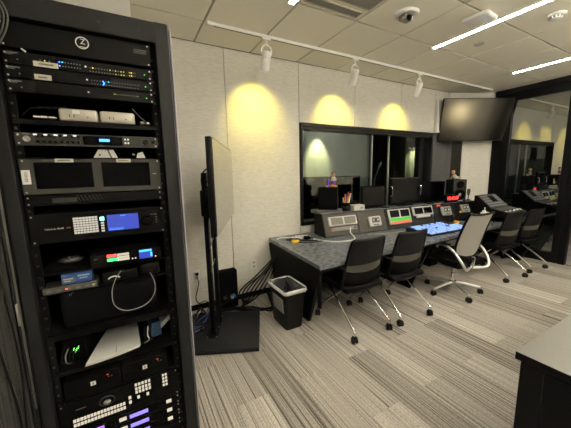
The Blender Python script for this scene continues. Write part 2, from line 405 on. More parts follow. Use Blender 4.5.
# glass wall on the right with the door opening
gw = structure(MB().box(XR-0.03, XR+0.07, 0.55, 2.735, 2.665, ZC+0.01, 0.003, 1).build('wall_right', FRAME))
MB().box(XR-0.05, XR+0.02, 0.55, 2.73, 2.80, ZC-0.005, 0.003, 1).build('header_rail', FRAMEG, gw)
MB().box(XR-0.03, XR+0.07, 2.47, 2.735, 0, 2.665, 0.003, 1).build('stile', FRAME, gw)
MB().box(XR-0.03, XR+0.07, 1.575, 1.665, 0, 2.665, 0.003, 1).build('stile', FRAME, gw)
MB().box(XR-0.02, XR+0.06, 1.67, 1.745, 0.0, 2.665, 0.003, 1).build('stile', FRAME, gw)
MB().box(XR-0.03, XR+0.07, 1.665, 2.47, 0, 0.165, 0.003, 1).build('bottom_rail', FRAME, gw)
MB().box(XR+0.01, XR+0.022, 1.745, 2.47, 0.165, 2.665).build('glass_pane', GLASSD, gw)
MB().tube(smoothpath([(XR-0.03, 1.62, 1.95), (XR-0.075, 1.62, 1.93), (XR-0.075, 1.62, 1.3), (XR-0.03, 1.62, 1.28)], 4), 0.012, 8).build('pull_handle', BLACK, gw)
structure(MB().box(XR, XR+0.12, YR, 0.55, 0, ZC+0.02).build('wall_right_rear', PAINT))

# corridor beyond the glass
structure(MB().box(9.6, 9.75, YR, 4.0, 0, ZC).build('wall_corridor', DKPAINT))
structure(MB().box(XR+0.1, 9.7, YB, YB+0.12, 0, ZC).build('wall_corridor_end', DKPAINT))
structure(MB().box(XR+0.3, 9.75, YR, 4.0, ZC, ZC+0.1).build('ceiling_corridor', DKPAINT))
structure(MB().box(XR+0.1, 9.75, YR-0.1, YR, 0, ZC).build('wall_corridor_rear', DKPAINT))

# studio behind the window
STW = mat('studio_wall', (0.16, 0.18, 0.17), 0.9, noise=0.06, nscale=3)
structure(MB().box(0.4, 10.5, 3.3, 7.2, -0.1, 0.0).build('floor_studio', mat('studio_floor', (0.05, 0.05, 0.05), 0.6)))
structure(MB().box(0.3, 10.6, 3.29, 7.3, 3.2, 3.3).build('ceiling_studio', DKPAINT))
structure(MB().box(0.3, 10.6, 7.2, 7.32, 0, 3.2).build('wall_studio_back', DKPAINT))
structure(MB().box(0.28, 0.4, 3.29, 7.3, 0, 3.2).build('wall_studio_left', STW))
structure(MB().box(10.5, 10.6, 3.29, 7.3, 0, 3.2).build('wall_studio_right', DKPAINT))

# ------------------------------------------------------------------ lamps
WARM = (1.0, 0.93, 0.78)
EM = mat('led_strip_glow', (1, 1, 1), 0.5, emit=WARM, es=STRIP_POWER)
for n_, x in enumerate((1.25, 3.08, 4.915)):
    lab = ['linear ceiling light whose far end peeps out above the air slot, leftmost of three', 'long bright linear ceiling light left of the white access point',
           'linear ceiling light near the glass wall, rightmost of three'][n_]
    t = thing('linear_light', lab, 'light', (x, 0, ZC), 0, 'linear ceiling lights')
    MB().box(-0.036, 0.036, -0.34, 2.105, -0.010, 0.004).build('housing', WHITE, t)
    MB().box(-0.023, 0.023, -0.333, 2.098, -0.0115, -0.010).build('diffuser', EM, t)
EMU = mat('uplight_glow', (1, 1, 1), 0.5, emit=WARM, es=ADDED_REAR_POWER*12.5)
EMR = mat('added_pendant_glow', (1, 1, 1), 0.5, emit=WARM, es=ADDED_REAR_POWER)
for x, nm_ in ((0.6, 'left'), (2.6, 'middle'), (4.6, 'right')):  # unseen pendants added to brighten the ceiling and the room
    t = thing('added_pendant_light', nm_+' one of three linear up-and-down pendants added behind the camera for room light', 'light', (x, -1.5, 2.5), 0, 'added rear pendant lights')
    MB().box(-0.06, 0.06, -0.7, 0.7, -0.03, 0.03, 0.004, 1).build('housing', WHITE, t)
    MB().box(-0.05, 0.05, -0.69, 0.69, 0.0305, 0.034).build('uplight', EMU, t); MB().box(-0.05, 0.05, -0.69, 0.69, -0.034, -0.0305).build('diffuser', EMR, t)
    for y in (-0.6, 0.6): MB().cyl((0, y, 0.03), (0, y, ZC-2.5), 0.002, 6).build('wire', CHROME, t)
# light in the corridor and the studio (the studio panel is an added, unseen lamp)
def panel_lamp(name, lab, loc, sx, sy, strength, col):
    t = thing(name, lab, 'light', loc)
    MB().box(-sx/2-0.02, sx/2+0.02, -sy/2-0.02, sy/2+0.02, -0.02, 0.0).build('housing', WHITE, t)
    MB().box(-sx/2, sx/2, -sy/2, sy/2, -0.024, -0.02).build('diffuser', mat(name+'_glow', (1, 1, 1), 0.5, emit=col, es=strength), t)
panel_lamp('corridor_light', 'square ceiling light of the corridor beyond the glass wall', (7.6, 0.6, ZC), 0.6, 0.6, 7.0, WARM)

# track and spotlights
track = thing('light_track', 'white ceiling track carrying three spotlights along the wall', 'track')
MB().box(0.76, 5.52, 2.655, 2.69, ZC-0.03, ZC-0.002, 0.003, 1).build('rail', WHITE, track)
MB().box(0.76, 5.52, 2.668, 2.677, ZC-0.0315, ZC-0.0295).build('slot', INK, track)
MB().box(0.72, 0.78, 2.65, 2.695, ZC-0.034, ZC-0.002, 0.003, 1).build('end_cap', WHITE, track)
MB().box(5.50, 5.55, 2.65, 2.695, ZC-0.034, ZC-0.002, 0.003, 1).build('end_cap', WHITE, track)
def spot(x, aim, lab):
    z0 = ZC-0.03
    t = thing('track_spotlight', lab, 'spotlight', (x, 2.672, z0), 0, 'track spotlights')
    MB().box(-0.045, 0.045, -0.015, 0.015, -0.018, 0.0, 0.004, 1).build('adapter', WHITE, t)
    MB().cyl((0, 0, -0.018), (0, 0, -0.075), 0.009, 10).build('stem', WHITE, t)
    MB().tube([(0.054*math.cos(a), 0, -0.118+0.056*math.sin(a)) for a in [2*PI*k/20 for k in range(20)]], 0.008, 6, closed=True).build('yoke_ring', WHITE, t)
    d = Vector(aim).normalized(); d = Vector((d.x, d.y*0.8, d.z-0.35)).normalized(); c = Vector((0, 0.02, -0.185)); beam = Vector(aim).normalized()
    MB().lathe([(0.0, -0.075), (0.040, -0.075), (0.045, -0.06), (0.045, -0.02), (0.042, -0.017), (0.042, -0.01), (0.047, -0.007), (0.047, 0.095), (0.043, 0.097), (0.038, 0.07), (0.0, 0.07)],
               c, d, 20).build('lamp_head', WHITE, t)
    MB().lathe([(0.0, 0.071), (0.037, 0.071), (0.037, 0.074), (0.0, 0.076)], c, d, 16).build('lens', mat('spot_lens', (0.9, 0.85, 0.7), 0.2, emit=(1, 0.75, 0.35), es=3.0), t)
    ld = bpy.data.lights.new('spot_beam', 'SPOT'); ld.energy = SPOT_POWER; ld.color = SPOT_COLOR; ld.spot_size = math.radians(90); ld.spot_blend = 0.85; ld.shadow_soft_size = 0.02
    lo = bpy.data.objects.new('spot_beam', ld); C.objects.link(lo); lo.parent = t; lo.location = c+d*0.10
    lo.rotation_euler = beam.to_track_quat('-Z', 'Y').to_euler()
AIM = (0.07, 0.62, -0.58)
spot(1.30, AIM, 'track spotlight above the plain wall, left of the window')
spot(2.46, AIM, 'middle spotlight on the ceiling track, above the window\'s left half')
spot(3.65, AIM, 'spotlight nearest the wall mounted screen, right end of the track')

t = thing('track_spotlight', 'added spotlight behind the camera whose rear wall pool mirrors in the wall screen', 'spotlight', (5.5, -1.6, ZC))  # unseen lamp added so that its pool mirrors in the wall screen
MB().cyl((0, 0, 0), (0, 0, -0.08), 0.009, 10).build('stem', WHITE, t)
d = Vector((0.0, -1.0, -1.13)).normalized()
MB().lathe([(0.0, -0.075), (0.040, -0.075), (0.047, -0.007), (0.047, 0.095), (0.043, 0.097), (0.038, 0.07), (0.0, 0.07)], (0, 0, -0.14), d, 20).build('lamp_head', OFFWHITE, t)
ld = bpy.data.lights.new('spot_beam', 'SPOT'); ld.energy = ADDED_REAR_POOL; ld.color = (1.0, 0.82, 0.45); ld.spot_size = math.radians(23); ld.spot_blend = 1.0; ld.shadow_soft_size = 0.02
lo = bpy.data.objects.new('spot_beam', ld); C.objects.link(lo); lo.parent = t; lo.location = Vector((0, 0, -0.14))+d*0.10; lo.rotation_euler = d.to_track_quat('-Z', 'Y').to_euler()

# ------------------------------------------------------------------ ceiling fittings
t = thing('slot_diffuser', 'linear air slot with thin slats beside the leftmost ceiling light', 'vent', (1.60, 1.99, ZC))
MB().box(-0.27, 0.27, -0.045, -0.037, -0.008, 0.001).box(-0.27, 0.27, 0.037, 0.045, -0.008, 0.001).box(-0.27, -0.26, -0.045, 0.045, -0.008, 0.001).box(0.26, 0.27, -0.045, 0.045, -0.008, 0.001).build('frame', CEILGRID, t)
MB().box(-0.26, 0.26, -0.037, 0.037, -0.001, 0.0005).build('backing', INK, t)
sl = MB().box(-0.26, 0.26, -0.003, 0.003, -0.007, -0.001).build('slat', mat('vent_slat', (0.25, 0.24, 0.22), 0.5), t, loc=(0, -0.025, 0))
for y in (-0.0125, 0.0, 0.0125, 0.025): copy_part(sl, (0, y, 0))
t = thing('return_grille', 'grey perforated ceiling tile beyond the air slot', 'vent', (1.615, 1.62, ZC))
MB().box(-0.28, 0.28, -0.28, 0.28, -0.006, 0.0005, 0.002, 1).build('frame', CEILGRID, t)
MB().box(-0.26, 0.26, -0.26, 0.26, -0.008, -0.006).build('grille_face', mesh_weave('grille_face', (0.12, 0.12, 0.11), (0.36, 0.35, 0.31), 90), t)
t = thing('ceiling_camera', 'small dark camera in a white round ceiling mount above the track', 'camera', (2.22, 1.79, ZC))
MB().lathe([(0.0, 0), (0.105, 0), (0.105, -0.012), (0.095, -0.022), (0.075, -0.022), (0.07, -0.012), (0, -0.012)], n=28).build('ring_mount', WHITE, t)
MB().box(-0.05, 0.045, -0.035, 0.035, -0.062, -0.012, 0.012, 2).build('camera_body', mat('camera_grey', (0.22, 0.21, 0.19), 0.4), t)
MB().lathe([(0.0, 0.0), (0.022, 0.0), (0.022, 0.02), (0.017, 0.022), (0, 0.018)], (-0.01, -0.035, -0.045), (0.0, -0.8, -0.5), 16).build('lens', SCREEN, t)
MB().box(0.045, 0.055, -0.03, 0.03, -0.06, -0.015, 0.003, 1).build('bracket', WHITE, t)
t = thing('access_point', 'white rounded wireless access point with a blue light on the ceiling', 'access point', (2.835, 1.51, ZC), 0.1)
MB().box(-0.11, 0.11, -0.11, 0.11, -0.05, -0.012, 0.024, 3).build('cover', WHITE, t)
MB().box(-0.06, 0.06, -0.06, 0.06, -0.012, 0.0, 0.003, 1).build('mount_plate', WHITE, t)
MB().ball((-0.02, -0.05, -0.05), 0.006).build('status_light', led('led_blue_soft', (0.05, 0.2, 1.0), 1.5), t)
t = thing('ceiling_sprinkler', 'flat round concealed sprinkler cap on the ceiling below the access point', 'sprinkler', (3.45, 1.82, ZC))
MB().lathe([(0, -0.006), (0.045, -0.006), (0.05, -0.003), (0.05, 0), (0, 0)], n=24).build('cover_plate', mat('cap_grey', (0.42, 0.41, 0.37), 0.6), t)
MB().lathe([(0, -0.0075), (0.02, -0.0075), (0.022, -0.006), (0, -0.006)], n=18).build('centre_cap', CEILGRID, t)
t = thing('smoke_detector', 'round white smoke detector with dark slots at the photo\'s upper right', 'smoke detector', (3.44, 1.18, ZC))
MB().lathe([(0, 0), (0.066, 0), (0.066, -0.012), (0.058, -0.02), (0.05, -0.02), (0.045, -0.04), (0.03, -0.046), (0, -0.046)], n=26).build('body', WHITE, t)
v = MB().box(-0.006, 0.006, 0.045, 0.051, -0.036, -0.022).build('slot', INK, t)
for k in range(1, 12):
    c = copy_part(v, (0, 0, 0)); c.rotation_euler = (0, 0, 2*PI*k/12)

# ------------------------------------------------------------------ equipment rack
RY = 1.411
rack = thing('equipment_rack', 'tall black equipment rack full of video gear with its mesh door open', 'rack')
RTOP = 2.18
for nm, xa, xb in (('post', 0.146, 0.200), ('post', -0.408, -0.366)):
    MB().box(xa, xb, 1.385, 1.46, 0.04, RTOP, 0.003, 1).build(nm, RACK, rack)
    MB().box(xa, xb, 2.08, 2.14, 0.04, RTOP, 0.003, 1).build(nm, RACK, rack)
MB().box(0.2085, 0.2145, 1.388, 2.14, 0.03, RTOP-0.004, 0.004, 2).build('side_panel', mat('side_panel_edge', (0.50, 0.48, 0.54), 0.4, 0.2), rack, label='side panel with a pale polished front edge')
MB().box(-0.4135, -0.4095, 1.388, 2.14, 0.03, RTOP-0.004, 0.004, 2).build('side_panel', RACK, rack)
MB().box(-0.408, 0.20, 1.386, 1.45, 2.096, RTOP-0.001, 0.003, 1).build('top_band', RACK, rack)
MB().box(-0.408, 0.20, 1.45, 2.14, RTOP-0.03, RTOP, 0.003, 1).build('top_panel', RACK, rack)
MB().box(-0.408, 0.20, 2.13, 2.145, 0.05, RTOP-0.01).build('rear_door', MATT, rack)
MB().box(-0.408, 0.20, 1.39, 2.14, 0.02, 0.10, 0.003, 1).build('base', RACK, rack)
for x in (-0.40, 0.17):
    for y in (1.44, 2.09): MB().lathe([(0, 0), (0.025, 0), (0.025, 0.012), (0.01, 0.014), (0.01, 0.02), (0, 0.02)], (x, y, 0)).build('foot', RUBBER, rack)
def rail(xa, xb):
    MB().box(xa, xb, 1.418, 1.43, 0.10, 2.096).box(xa, xa+0.003, 1.43, 1.46, 0.10, 2.096).build('mounting_rail', MATT, rack)
    xm = (xa+xb)/2; h = None
    for k in range(44):
        z = 0.12+k*0.0445
        if h is None: h = MB().box(-0.004, 0.004, 0, 0.003, -0.004, 0.004).build('rail_hole', DGREY, rack, loc=(xm, 1.4155, z))
        else: copy_part(h, (xm, 1.4155, z))
rail(0.117, 0.144); rail(-0.364, -0.338)
for x, z in ((0.09, 2.130), (-0.05, 2.135)): MB().lathe([(0, 0), (0.006, 0), (0.006, 0.003), (0, 0.004)], (x, 1.386, z), (0, -1, 0), 12).build('screw', DGREY, rack)
# open mesh door, hinged at the left post
door = MB()
door.box(0.0, 0.010, -0.015, 0.015, 0.04, 2.16, 0.003, 1).box(0.56, 0.60, -0.015, 0.015, 0.04, 2.16, 0.003, 1).box(0.0, 0.6, -0.015, 0.015, 0.04, 0.09, 0.003, 1).box(0.0, 0.6, -0.015, 0.015, 2.11, 2.16, 0.003, 1)
dang = PI+0.62
dm = Matrix.Translation((-0.418, 1.366, 0)) @ Matrix.Rotation(dang, 4, 'Z')
MB().box(0.2005, 0.2025, 1.384, 1.46, 0.04, RTOP-0.002).build('trim_strip', mat('trim_grey', (0.20, 0.20, 0.22), 0.4, 0.3), rack, label='thin pale trim strip on the right post')
do = door.xf(dm).build('door', RACK, rack)
MB().box(0.010, 0.56, -0.004, 0.004, 0.09, 2.11).xf(dm).build('door_mesh', mesh_weave('perforated_steel', (0.003, 0.003, 0.0035), (0.026, 0.0255, 0.025), 120), do)
MB().box(-0.001, 0.009, 0.015, 0.022, 0.985, 1.075, 0.004, 1).xf(dm).build('door_latch', ALU, do)
for k, (px, dx) in enumerate(((0.03, 0.008), (0.06, -0.012), (0.095, 0.014), (0.14, -0.012), (0.20, 0.014), (0.28, 0.014), (0.36, -0.014))):
    pts = [dm @ Vector((px+dx*math.sin(q*1.3+k), 0.022, 1.45-q*0.16)) for q in range(9)]
    cable('door_cable', pts, 0.0045, CABLE, ORD[k]+' thin black cable from the hinge on the open mesh door of the rack', group='cables on the rack door')
for k, x in enumerate((-0.338, -0.328, -0.318)):
    cable('hanging_cable', [(x-0.03, 1.37, 2.175), (x-0.008, 1.362, 2.135), (x+0.006, 1.36, 2.09), (x-0.004, 1.36, 2.04), (x-0.03, 1.364, 1.99), (x-0.06, 1.368, 1.93)], 0.0026, mat('dim_grey_cable', (0.07, 0.07, 0.07), 0.5),
          ORD[k]+' from the left of the grey cables looping at the rack top', group='grey cables at the rack top')

def unit(name, lab, z0, z1, x0=-0.357, x1=0.127, depth=0.3, m=DEV, group=None, ears=True, cat='rack unit'):
    t = thing(name, lab, cat, ((x0+x1)/2, RY, z0), 0, group); t['w'] = (x1-x0)
    hx = (x1-x0)/2; H = z1-z0-0.001
    MB().box(-hx, hx, 0, 0.006, 0, H, 0.0012, 1).build('faceplate', m, t)
    MB().box(-hx+(0.022 if ears else 0.002), hx-(0.022 if ears else 0.002), 0.006, depth, 0.002, H-0.002).build('chassis', MATT, t)
    if ears:
        s0 = None
        for x in (-hx+0.01, hx-0.01):
            for z in (0.008, H-0.008):
                if s0 is None: s0 = MB().lathe([(0, 0), (0.0035, 0), (0.003, 0.002), (0, 0.0025)], (0, 0, 0), (0, -1, 0), 10).build('screw', ALU, t, loc=(x, 0, z))
                else: copy_part(s0, (x, 0, z))
    return t
def fbox(t, name, x0, x1, z0, z1, m, d=0.003, r=0.0008, label=None):
    # a box on the face of unit t, given in rack coordinates (x, z)
    ox, oz = t.location.x, t.location.z
    return MB().box(x0-ox, x1-ox, -d, 0.0, z0-oz, z1-oz, r, 1).build(name, m, t, label)
def fgrid(t, name, xs, zs, sx, sz, m, d=0.002, skip=None):
    ox, oz = t.location.x, t.location.z; first = None
    for i, x in enumerate(xs):
        for j, z in enumerate(zs):
            mm = m(i, j) if callable(m) else m
            if mm is None: continue
            if first is None: first = MB().box(-sx/2, sx/2, -d, 0, -sz/2, sz/2).build(name, mm, t, loc=(x-ox, 0, z-oz)); first_m = mm
            else:
                c = first.copy(); C.objects.link(c); c.location = (x-ox, 0, z-oz)
                if mm is not first_m:
                    key = (first.name, mm.name)
                    if key not in _gm: _gm[key] = first.data.copy(); _gm[key].materials[0] = mm
                    c.data = _gm[key]
_gm = {}
def strokes(t, x0, x1, z, hgt, m=GREYTXT, n=9, seed=1):
    r = random.Random(seed); mb = MB(); x = x0-t.location.x; xe = x1-t.location.x; zz = z-t.location.z
    while x < xe:
        wd = r.uniform(0.5, 1.0)*(x1-x0)/n; mb.box(x, min(xe, x+wd*0.75), -0.0012, 0, zz-hgt*r.uniform(0.35, 0.5), zz+hgt*r.uniform(0.3, 0.5)); x += wd
    return mb.build('printed_text', m, t)
def lin(a, b, n): return [a+(b-a)*k/(n-1) for k in range(n)]

# blank panel with round emblem
t = unit('blank_panel', 'blank black rack panel with a round white emblem at the top', 2.004, 2.094)
ox, oz = t.location.x, t.location.z
MB().tube([(-0.114-ox+0.0205*math.cos(a), -0.0015, 2.056-oz+0.0205*math.sin(a)) for a in [2*PI*k/28 for k in range(28)]], 0.002, 6, closed=True).build('emblem_ring', PAPER, t)
text('emblem_letter', 'Z', 0.027, (-0.112-ox, -0.0015, 2.060-oz), (PI/2, 0, 0), PAPER, t)
MB().box(-0.124-ox, -0.104-ox, -0.0015, 0, 2.0405-oz, 2.0425-oz).build('emblem_bar', PAPER, t)
for k in range(3): strokes(t, 0.062+0.004*(k == 0), 0.112, 2.066-0.0065*k, 0.003, GREYTXT, 14, 5+k)

# three thin routers with indicator rows
def leds(i, j, seed):
    return random.Random(seed*1000+i*7+j).choice([L_DIM, L_DIM, L_DIM, L_YEL])
tA = unit('video_router', 'topmost thin black rack unit, larger paper label and amber lights', 1.947, 1.993, group='thin rack units with indicator rows')
fgrid(tA, 'indicator', lin(-0.251, -0.224, 3), (1.971,), 0.0035, 0.004, lambda i, j: L_YEL if i == 1 else L_DIM)
fgrid(tA, 'indicator', lin(-0.194, -0.130, 8), (1.974, 1.960), 0.0034, 0.003, lambda i, j: (L_BLUE if (i, j) in ((0, 0), (1, 0), (0, 1)) else L_DIM))
fgrid(tA, 'indicator', lin(-0.098, 0.019, 13), (1.968, 1.955), 0.0034, 0.003, lambda i, j: (L_ORG if (i, j) == (1, 0) else (L_YEL if i in (9, 11, 12) or (i, j) == (7, 0) else L_DIM)))
fgrid(tA, 'indicator', lin(0.040, 0.061, 4), (1.969, 1.957), 0.0032, 0.003, lambda i, j: (L_ORG if (i, j) in ((1, 0), (1, 1)) else L_YEL if i == 0 else L_DIM))
fbox(tA, 'label', -0.272, -0.199, 1.947, 1.966, LABEL, 0.004); strokes(tA, -0.255, -0.212, 1.957, 0.006, INK, 14, 3).location.y = -0.004
tB = unit('video_router', 'second thin black rack unit, small paper label and blue lights', 1.900, 1.945, group='thin rack units with indicator rows')
fgrid(tB, 'indicator', lin(-0.097, 0.067, 18), (1.921, 1.908), 0.0036, 0.003, lambda i, j: (L_BLUE if i in (4, 6) and (i, j) != (6, 1) else L_DIM))
fgrid(tB, 'indicator', (-0.0555,), (1.914,), 0.005, 0.006, L_BLUE)
fbox(tB, 'label', -0.274, -0.224, 1.901, 1.920, LABEL, 0.004); strokes(tB, -0.262, -0.236, 1.910, 0.006, INK, 9, 4).location.y = -0.004
tC = unit('video_router', 'third thin black rack unit, without label, one line of tiny dots', 1.852, 1.898, group='thin rack units with indicator rows')
fgrid(tC, 'indicator', lin(-0.024, 0.068, 17), (1.876,), 0.0024, 0.003, lambda i, j: (L_YEL if i in (0, 1, 15) else L_DIM))
for t_, z in ((tA, 1.985), (tB, 1.936), (tC, 1.889)):
    strokes(t_, -0.347, -0.312, z, 0.0045, GREYTXT, 12, int(z*1000)); strokes(t_, -0.347, -0.326, z-0.005, 0.003, GREYTXT, 8, int(z*999))
    fgrid(t_, 'status_light', (0.097,), (z-0.017,), 0.0035, 0.0035, L_GRN)
    fgrid(t_, 'button', (-0.112,), (z-0.015,), 0.005, 0.005, L_WHT)
    fgrid(t_, 'button', (-0.315,), (z-0.021,), 0.004, 0.004, GREYTXT)
tag(MB().box(-0.318, -0.302, -0.003, 0, -0.003, 0.003, 0.001, 1).xf(Matrix.Translation((-0.294, 1.4095, 1.997)) @ Matrix.Rotation(math.radians(40), 4, 'Y') @ Matrix.Translation((0.31, 0, 0))).build('cable_tag', PAPER, loc=(0, 0, 0)), 'tiny white cable tag left above the topmost thin rack unit', 'tag')

# shelf with two small computers
def shelf(lab, z, front=0.02, depth=0.42):
    t = thing('rack_shelf', lab, 'shelf', (-0.115, RY, z))
    MB().box(-0.24, 0.24, 0.0, depth, 0, 0.003).build('tray', MATT, t)
    MB().box(-0.24, 0.24, 0, 0.003, -front, 0.003, 0.001, 1).build('front_lip', DEV, t)
    return t
shelf('black rack shelf under the two silver mini computers', 1.755, 0.018)
mini = None
for k, (x, lab) in enumerate(((-0.156, 'left silver mini computer on the rack shelf, with a white sticker on top edge'), (-0.020, 'right silver mini computer on the rack shelf, beside the coiled adapters'))):
    t = thing('mini_computer', lab, 'computer', (x, 1.425, 1.7585), 0, 'silver mini computers')
    MB().box(-0.0645, 0.0645, 0.0, 0.13, 0.0, 0.05, 0.009, 3).build('case', mat('mini_silver', (0.55, 0.52, 0.46), 0.38, 0.35), t)
    for dx in (-0.03, -0.015): MB().box(dx-0.002, dx+0.002, -0.0008, 0.002, 0.017, 0.027, 0.0008, 1).build('port', INK, t)
    MB().lathe([(0, 0), (0.003, 0), (0.003, 0.001), (0, 0.001)], (0.03, 0.0005, 0.02), (0, -1, 0), 10).build('jack', INK, t)
    if k == 0: MB().box(-0.02, 0.005, -0.0015, 0, 0.03, 0.044).build('sticker', PAPER, t)
    else: MB().lathe([(0, 0), (0.002, 0), (0.002, 0.001), (0, 0.001)], (0.045, 0.0005, 0.02), (0, -1, 0), 8).build('status_light', L_WHT, t)
for k, x in enumerate((-0.298, -0.276, -0.252)):
    tag(MB().cyl((x, 1.425, 1.768), (x+0.018, 1.43, 1.768), 0.007, 10).cyl((x+0.018, 1.43, 1.768), (x+0.024, 1.431, 1.768), 0.0035, 8).build('bnc_connector', ALU),
        ORD[k]+' from the left of the silver coaxial connectors left of the mini computers', 'connector', 'loose coaxial connectors left')
for k, x in enumerate((0.066, 0.086)):
    tag(MB().cyl((x, 1.425, 1.768), (x+0.012, 1.43, 1.768), 0.007, 10).cyl((x+0.012, 1.43, 1.768), (x+0.016, 1.431, 1.768), 0.0035, 8).build('bnc_connector', ALU),
        ['left', 'right'][k]+' one of the two silver coaxial connectors right of the mini computers', 'connector', 'loose coaxial connectors right')
cable('adapter_cable', [(-0.33, 1.44, 1.775), (-0.30, 1.43, 1.80), (-0.25, 1.43, 1.806), (-0.20, 1.47, 1.82)], 0.003, CABLE, 'thin black lead arching over the left connectors on the shelf')
cable('adapter_cable', [(0.04, 1.45, 1.83), (0.06, 1.43, 1.80), (0.085, 1.425, 1.775)], 0.002, GREYCABLE, 'thin grey lead slanting to the right connectors on the shelf')

# audio interface
t = unit('audio_interface', 'grey one-unit audio interface with chrome input knob and blue readout', 1.660, 1.708, m=DGREY)
ox, oz = t.location.x, t.location.z
def knob(t, x, z, r, d, m, name='knob'):
    return MB().lathe([(0, 0), (r, 0), (r, d*0.7), (r*0.85, d), (0, d)], (x-t.location.x, 0, z-t.location.z), (0, -1, 0), 18).build(name, m, t)
MB().lathe([(0.0, 0.003), (0.007, 0.003), (0.008, 0.006), (0.0115, 0.006), (0.013, 0.002), (0.013, 0)], (-0.322-ox, 0, 1.684-oz), (0, -1, 0), 20).build('input_jack', CHROME, t)
strokes(t, -0.334, -0.312, 1.702, 0.003, GREYTXT, 8, 9)
for k, x in enumerate(lin(-0.292, -0.165, 8)):
    for z in (1.697, 1.675):
        knob(t, x, z, 0.0065, 0.008, PLASTIC)
fgrid(t, 'key_light', lin(-0.296, -0.175, 5), (1.7005,), 0.011, 0.005, L_WHT, 0.009)
fbox(t, 'display', -0.150, -0.012, 1.667, 1.702, SCREEN)
fbox(t, 'readout', -0.095, -0.058, 1.681, 1.692, L_CYAN, 0.004, label='bright blue readout')
fgrid(t, 'button', (-0.001, 0.010), (1.693, 1.678), 0.006, 0.006, L_WHT)
fgrid(t, 'keypad_key', lin(0.020, 0.050, 4), lin(1.671, 1.700, 4), 0.005, 0.0045, PLASTIC)
knob(t, 0.078, 1.683, 0.013, 0.014, PLASTIC); knob(t, 0.108, 1.684, 0.008, 0.009, PLASTIC)

# things in the gap: small white adapters
t = thing('power_adapter', 'small white wedge-shaped adapter with black tape above the twin monitors', 'adapter', (-0.080, 1.44, 1.6155))
MB().prism([(-0.045, 0), (0.045, 0), (0.03, 0.036), (-0.025, 0.036)], 0, 0.05, 'y').build('case', PAPER, t)
MB().prism([(0.018, 0.0), (0.024, 0.0), (0.012, 0.037), (0.006, 0.037)], -0.002, 0.052, 'y').build('tape', INK, t)
MB().prism([(-0.026, 0.01), (-0.016, 0.01), (-0.02, 0.02)], -0.002, 0.001, 'y').build('mark', mat('mark_purple', (0.12, 0.05, 0.25), 0.5), t)
t = thing('plug_adapter', 'small white plug with prongs above the right twin monitor', 'adapter', (0.052, 1.44, 1.6155))
MB().prism([(-0.016, 0), (0.022, 0), (0.01, 0.03), (-0.01, 0.022)], 0, 0.03, 'y').build('case', PAPER, t)
MB().cyl((-0.022, 0.01, 0.014), (-0.03, 0.01, 0.02), 0.003, 8).build('prong', ALU, t)
shelf('thin black rack shelf above the twin monitors', 1.6125, 0.001, 0.35)

# dual monitor
t = unit('dual_monitor', 'grey rack panel with two dark monitor screens side by side', 1.474, 1.611, m=mat('monitor_grey', (0.031, 0.0305, 0.028), 0.5, spec=0.2), depth=0.08, cat='monitor')
fbox(t, 'screen', -0.315, -0.130, 1.495, 1.597, SCREEN, 0.0015); fbox(t, 'screen', -0.098, 0.083, 1.495, 1.596, SCREEN, 0.0015)
fbox(t, 'label', -0.250, -0.190, 1.597, 1.611, LABEL, 0.002); strokes(t, -0.240, -0.200, 1.604, 0.005, INK, 12, 6).location.y = -0.002
fbox(t, 'label', -0.042, 0.012, 1.597, 1.611, LABEL, 0.002); strokes(t, -0.034, 0.002, 1.604, 0.005, INK, 11, 8).location.y = -0.002
fbox(t, 'asset_tag', -0.355, -0.329, 1.514, 1.568, PAPER, 0.002)
ox, oz = t.location.x, t.location.z
mb = MB()
for k in range(11): mb.box(-0.346-ox, -0.337-ox, -0.003, 0, 1.524-oz+k*0.0034, 1.524-oz+k*0.0034+random.choice([0.0012, 0.002]))
mb.build('barcode', INK, t)
strokes(t, 0.094, 0.108, 1.546, 0.003, LABEL, 4, 2)

# narrow blank with slash marks
t = unit('vent_panel', 'narrow black rack panel with slanted slashes under the twin monitors', 1.428, 1.470)
ox, oz = t.location.x, t.location.z
for k in range(7):
    x = -0.185+k*0.013-ox; MB().prism([(x, 0.012), (x+0.003, 0.012), (x-0.008, 0.036), (x-0.011, 0.036)], -0.0015, 0.0, 'y').build('slash', DGREY, t)
MB().box(-0.275-ox, -0.195-ox, -0.0012, 0, 0.010, 0.028).build('inset', DGREY, t)

# master router control with keypad, blue screen, knob
t = unit('router_controller', 'deep black rack unit with white keypad, blue screen and round dial', 1.276, 1.395)
ox, oz = t.location.x, t.location.z
text('printed_name', 'Videohub 40x40', 0.0092, (-0.312-ox, -0.0005, 1.334-oz), (PI/2, 0, 0), PAPER, t, 'LEFT')
text('printed_size', '12G', 0.0092, (-0.244-ox, -0.0005, 1.334-oz), (PI/2, 0, 0), mat('orange_print', (0.65, 0.32, 0.06), 0.6), t, 'LEFT')
fbox(t, 'inset', -0.225, 0.11, 1.296, 1.38, DEV, 0.001)
fgrid(t, 'keypad_key', lin(-0.2135, -0.139, 8), lin(1.309, 1.369, 7), 0.0092, 0.0076, mat('key_grey_lit', (0.4, 0.38, 0.36), 0.5, emit=(0.9, 0.85, 0.8), es=0.22), 0.003)
fgrid(t, 'side_key', (-0.118,), lin(1.308, 1.342, 4), 0.011, 0.0075, mat('key_grey_lit', (0, 0, 0)), 0.003)
fbox(t, 'lit_key', -0.126, -0.110, 1.352, 1.368, L_TEAL, 0.004, label='glowing teal key')
fbox(t, 'screen', -0.100, 0.019, 1.304, 1.373, L_SCR, 0.002); fbox(t, 'screen_bar', -0.097, -0.040, 1.306, 1.315, L_SCR2, 0.003); fbox(t, 'screen_bar', -0.037, 0.015, 1.306, 1.315, L_SCR, 0.003)
strokes(t, -0.05, -0.030, 1.368, 0.003, L_CYAN, 5, 2).location.y = -0.003
knob(t, 0.055, 1.336, 0.021, 0.018, PLASTIC, 'dial')
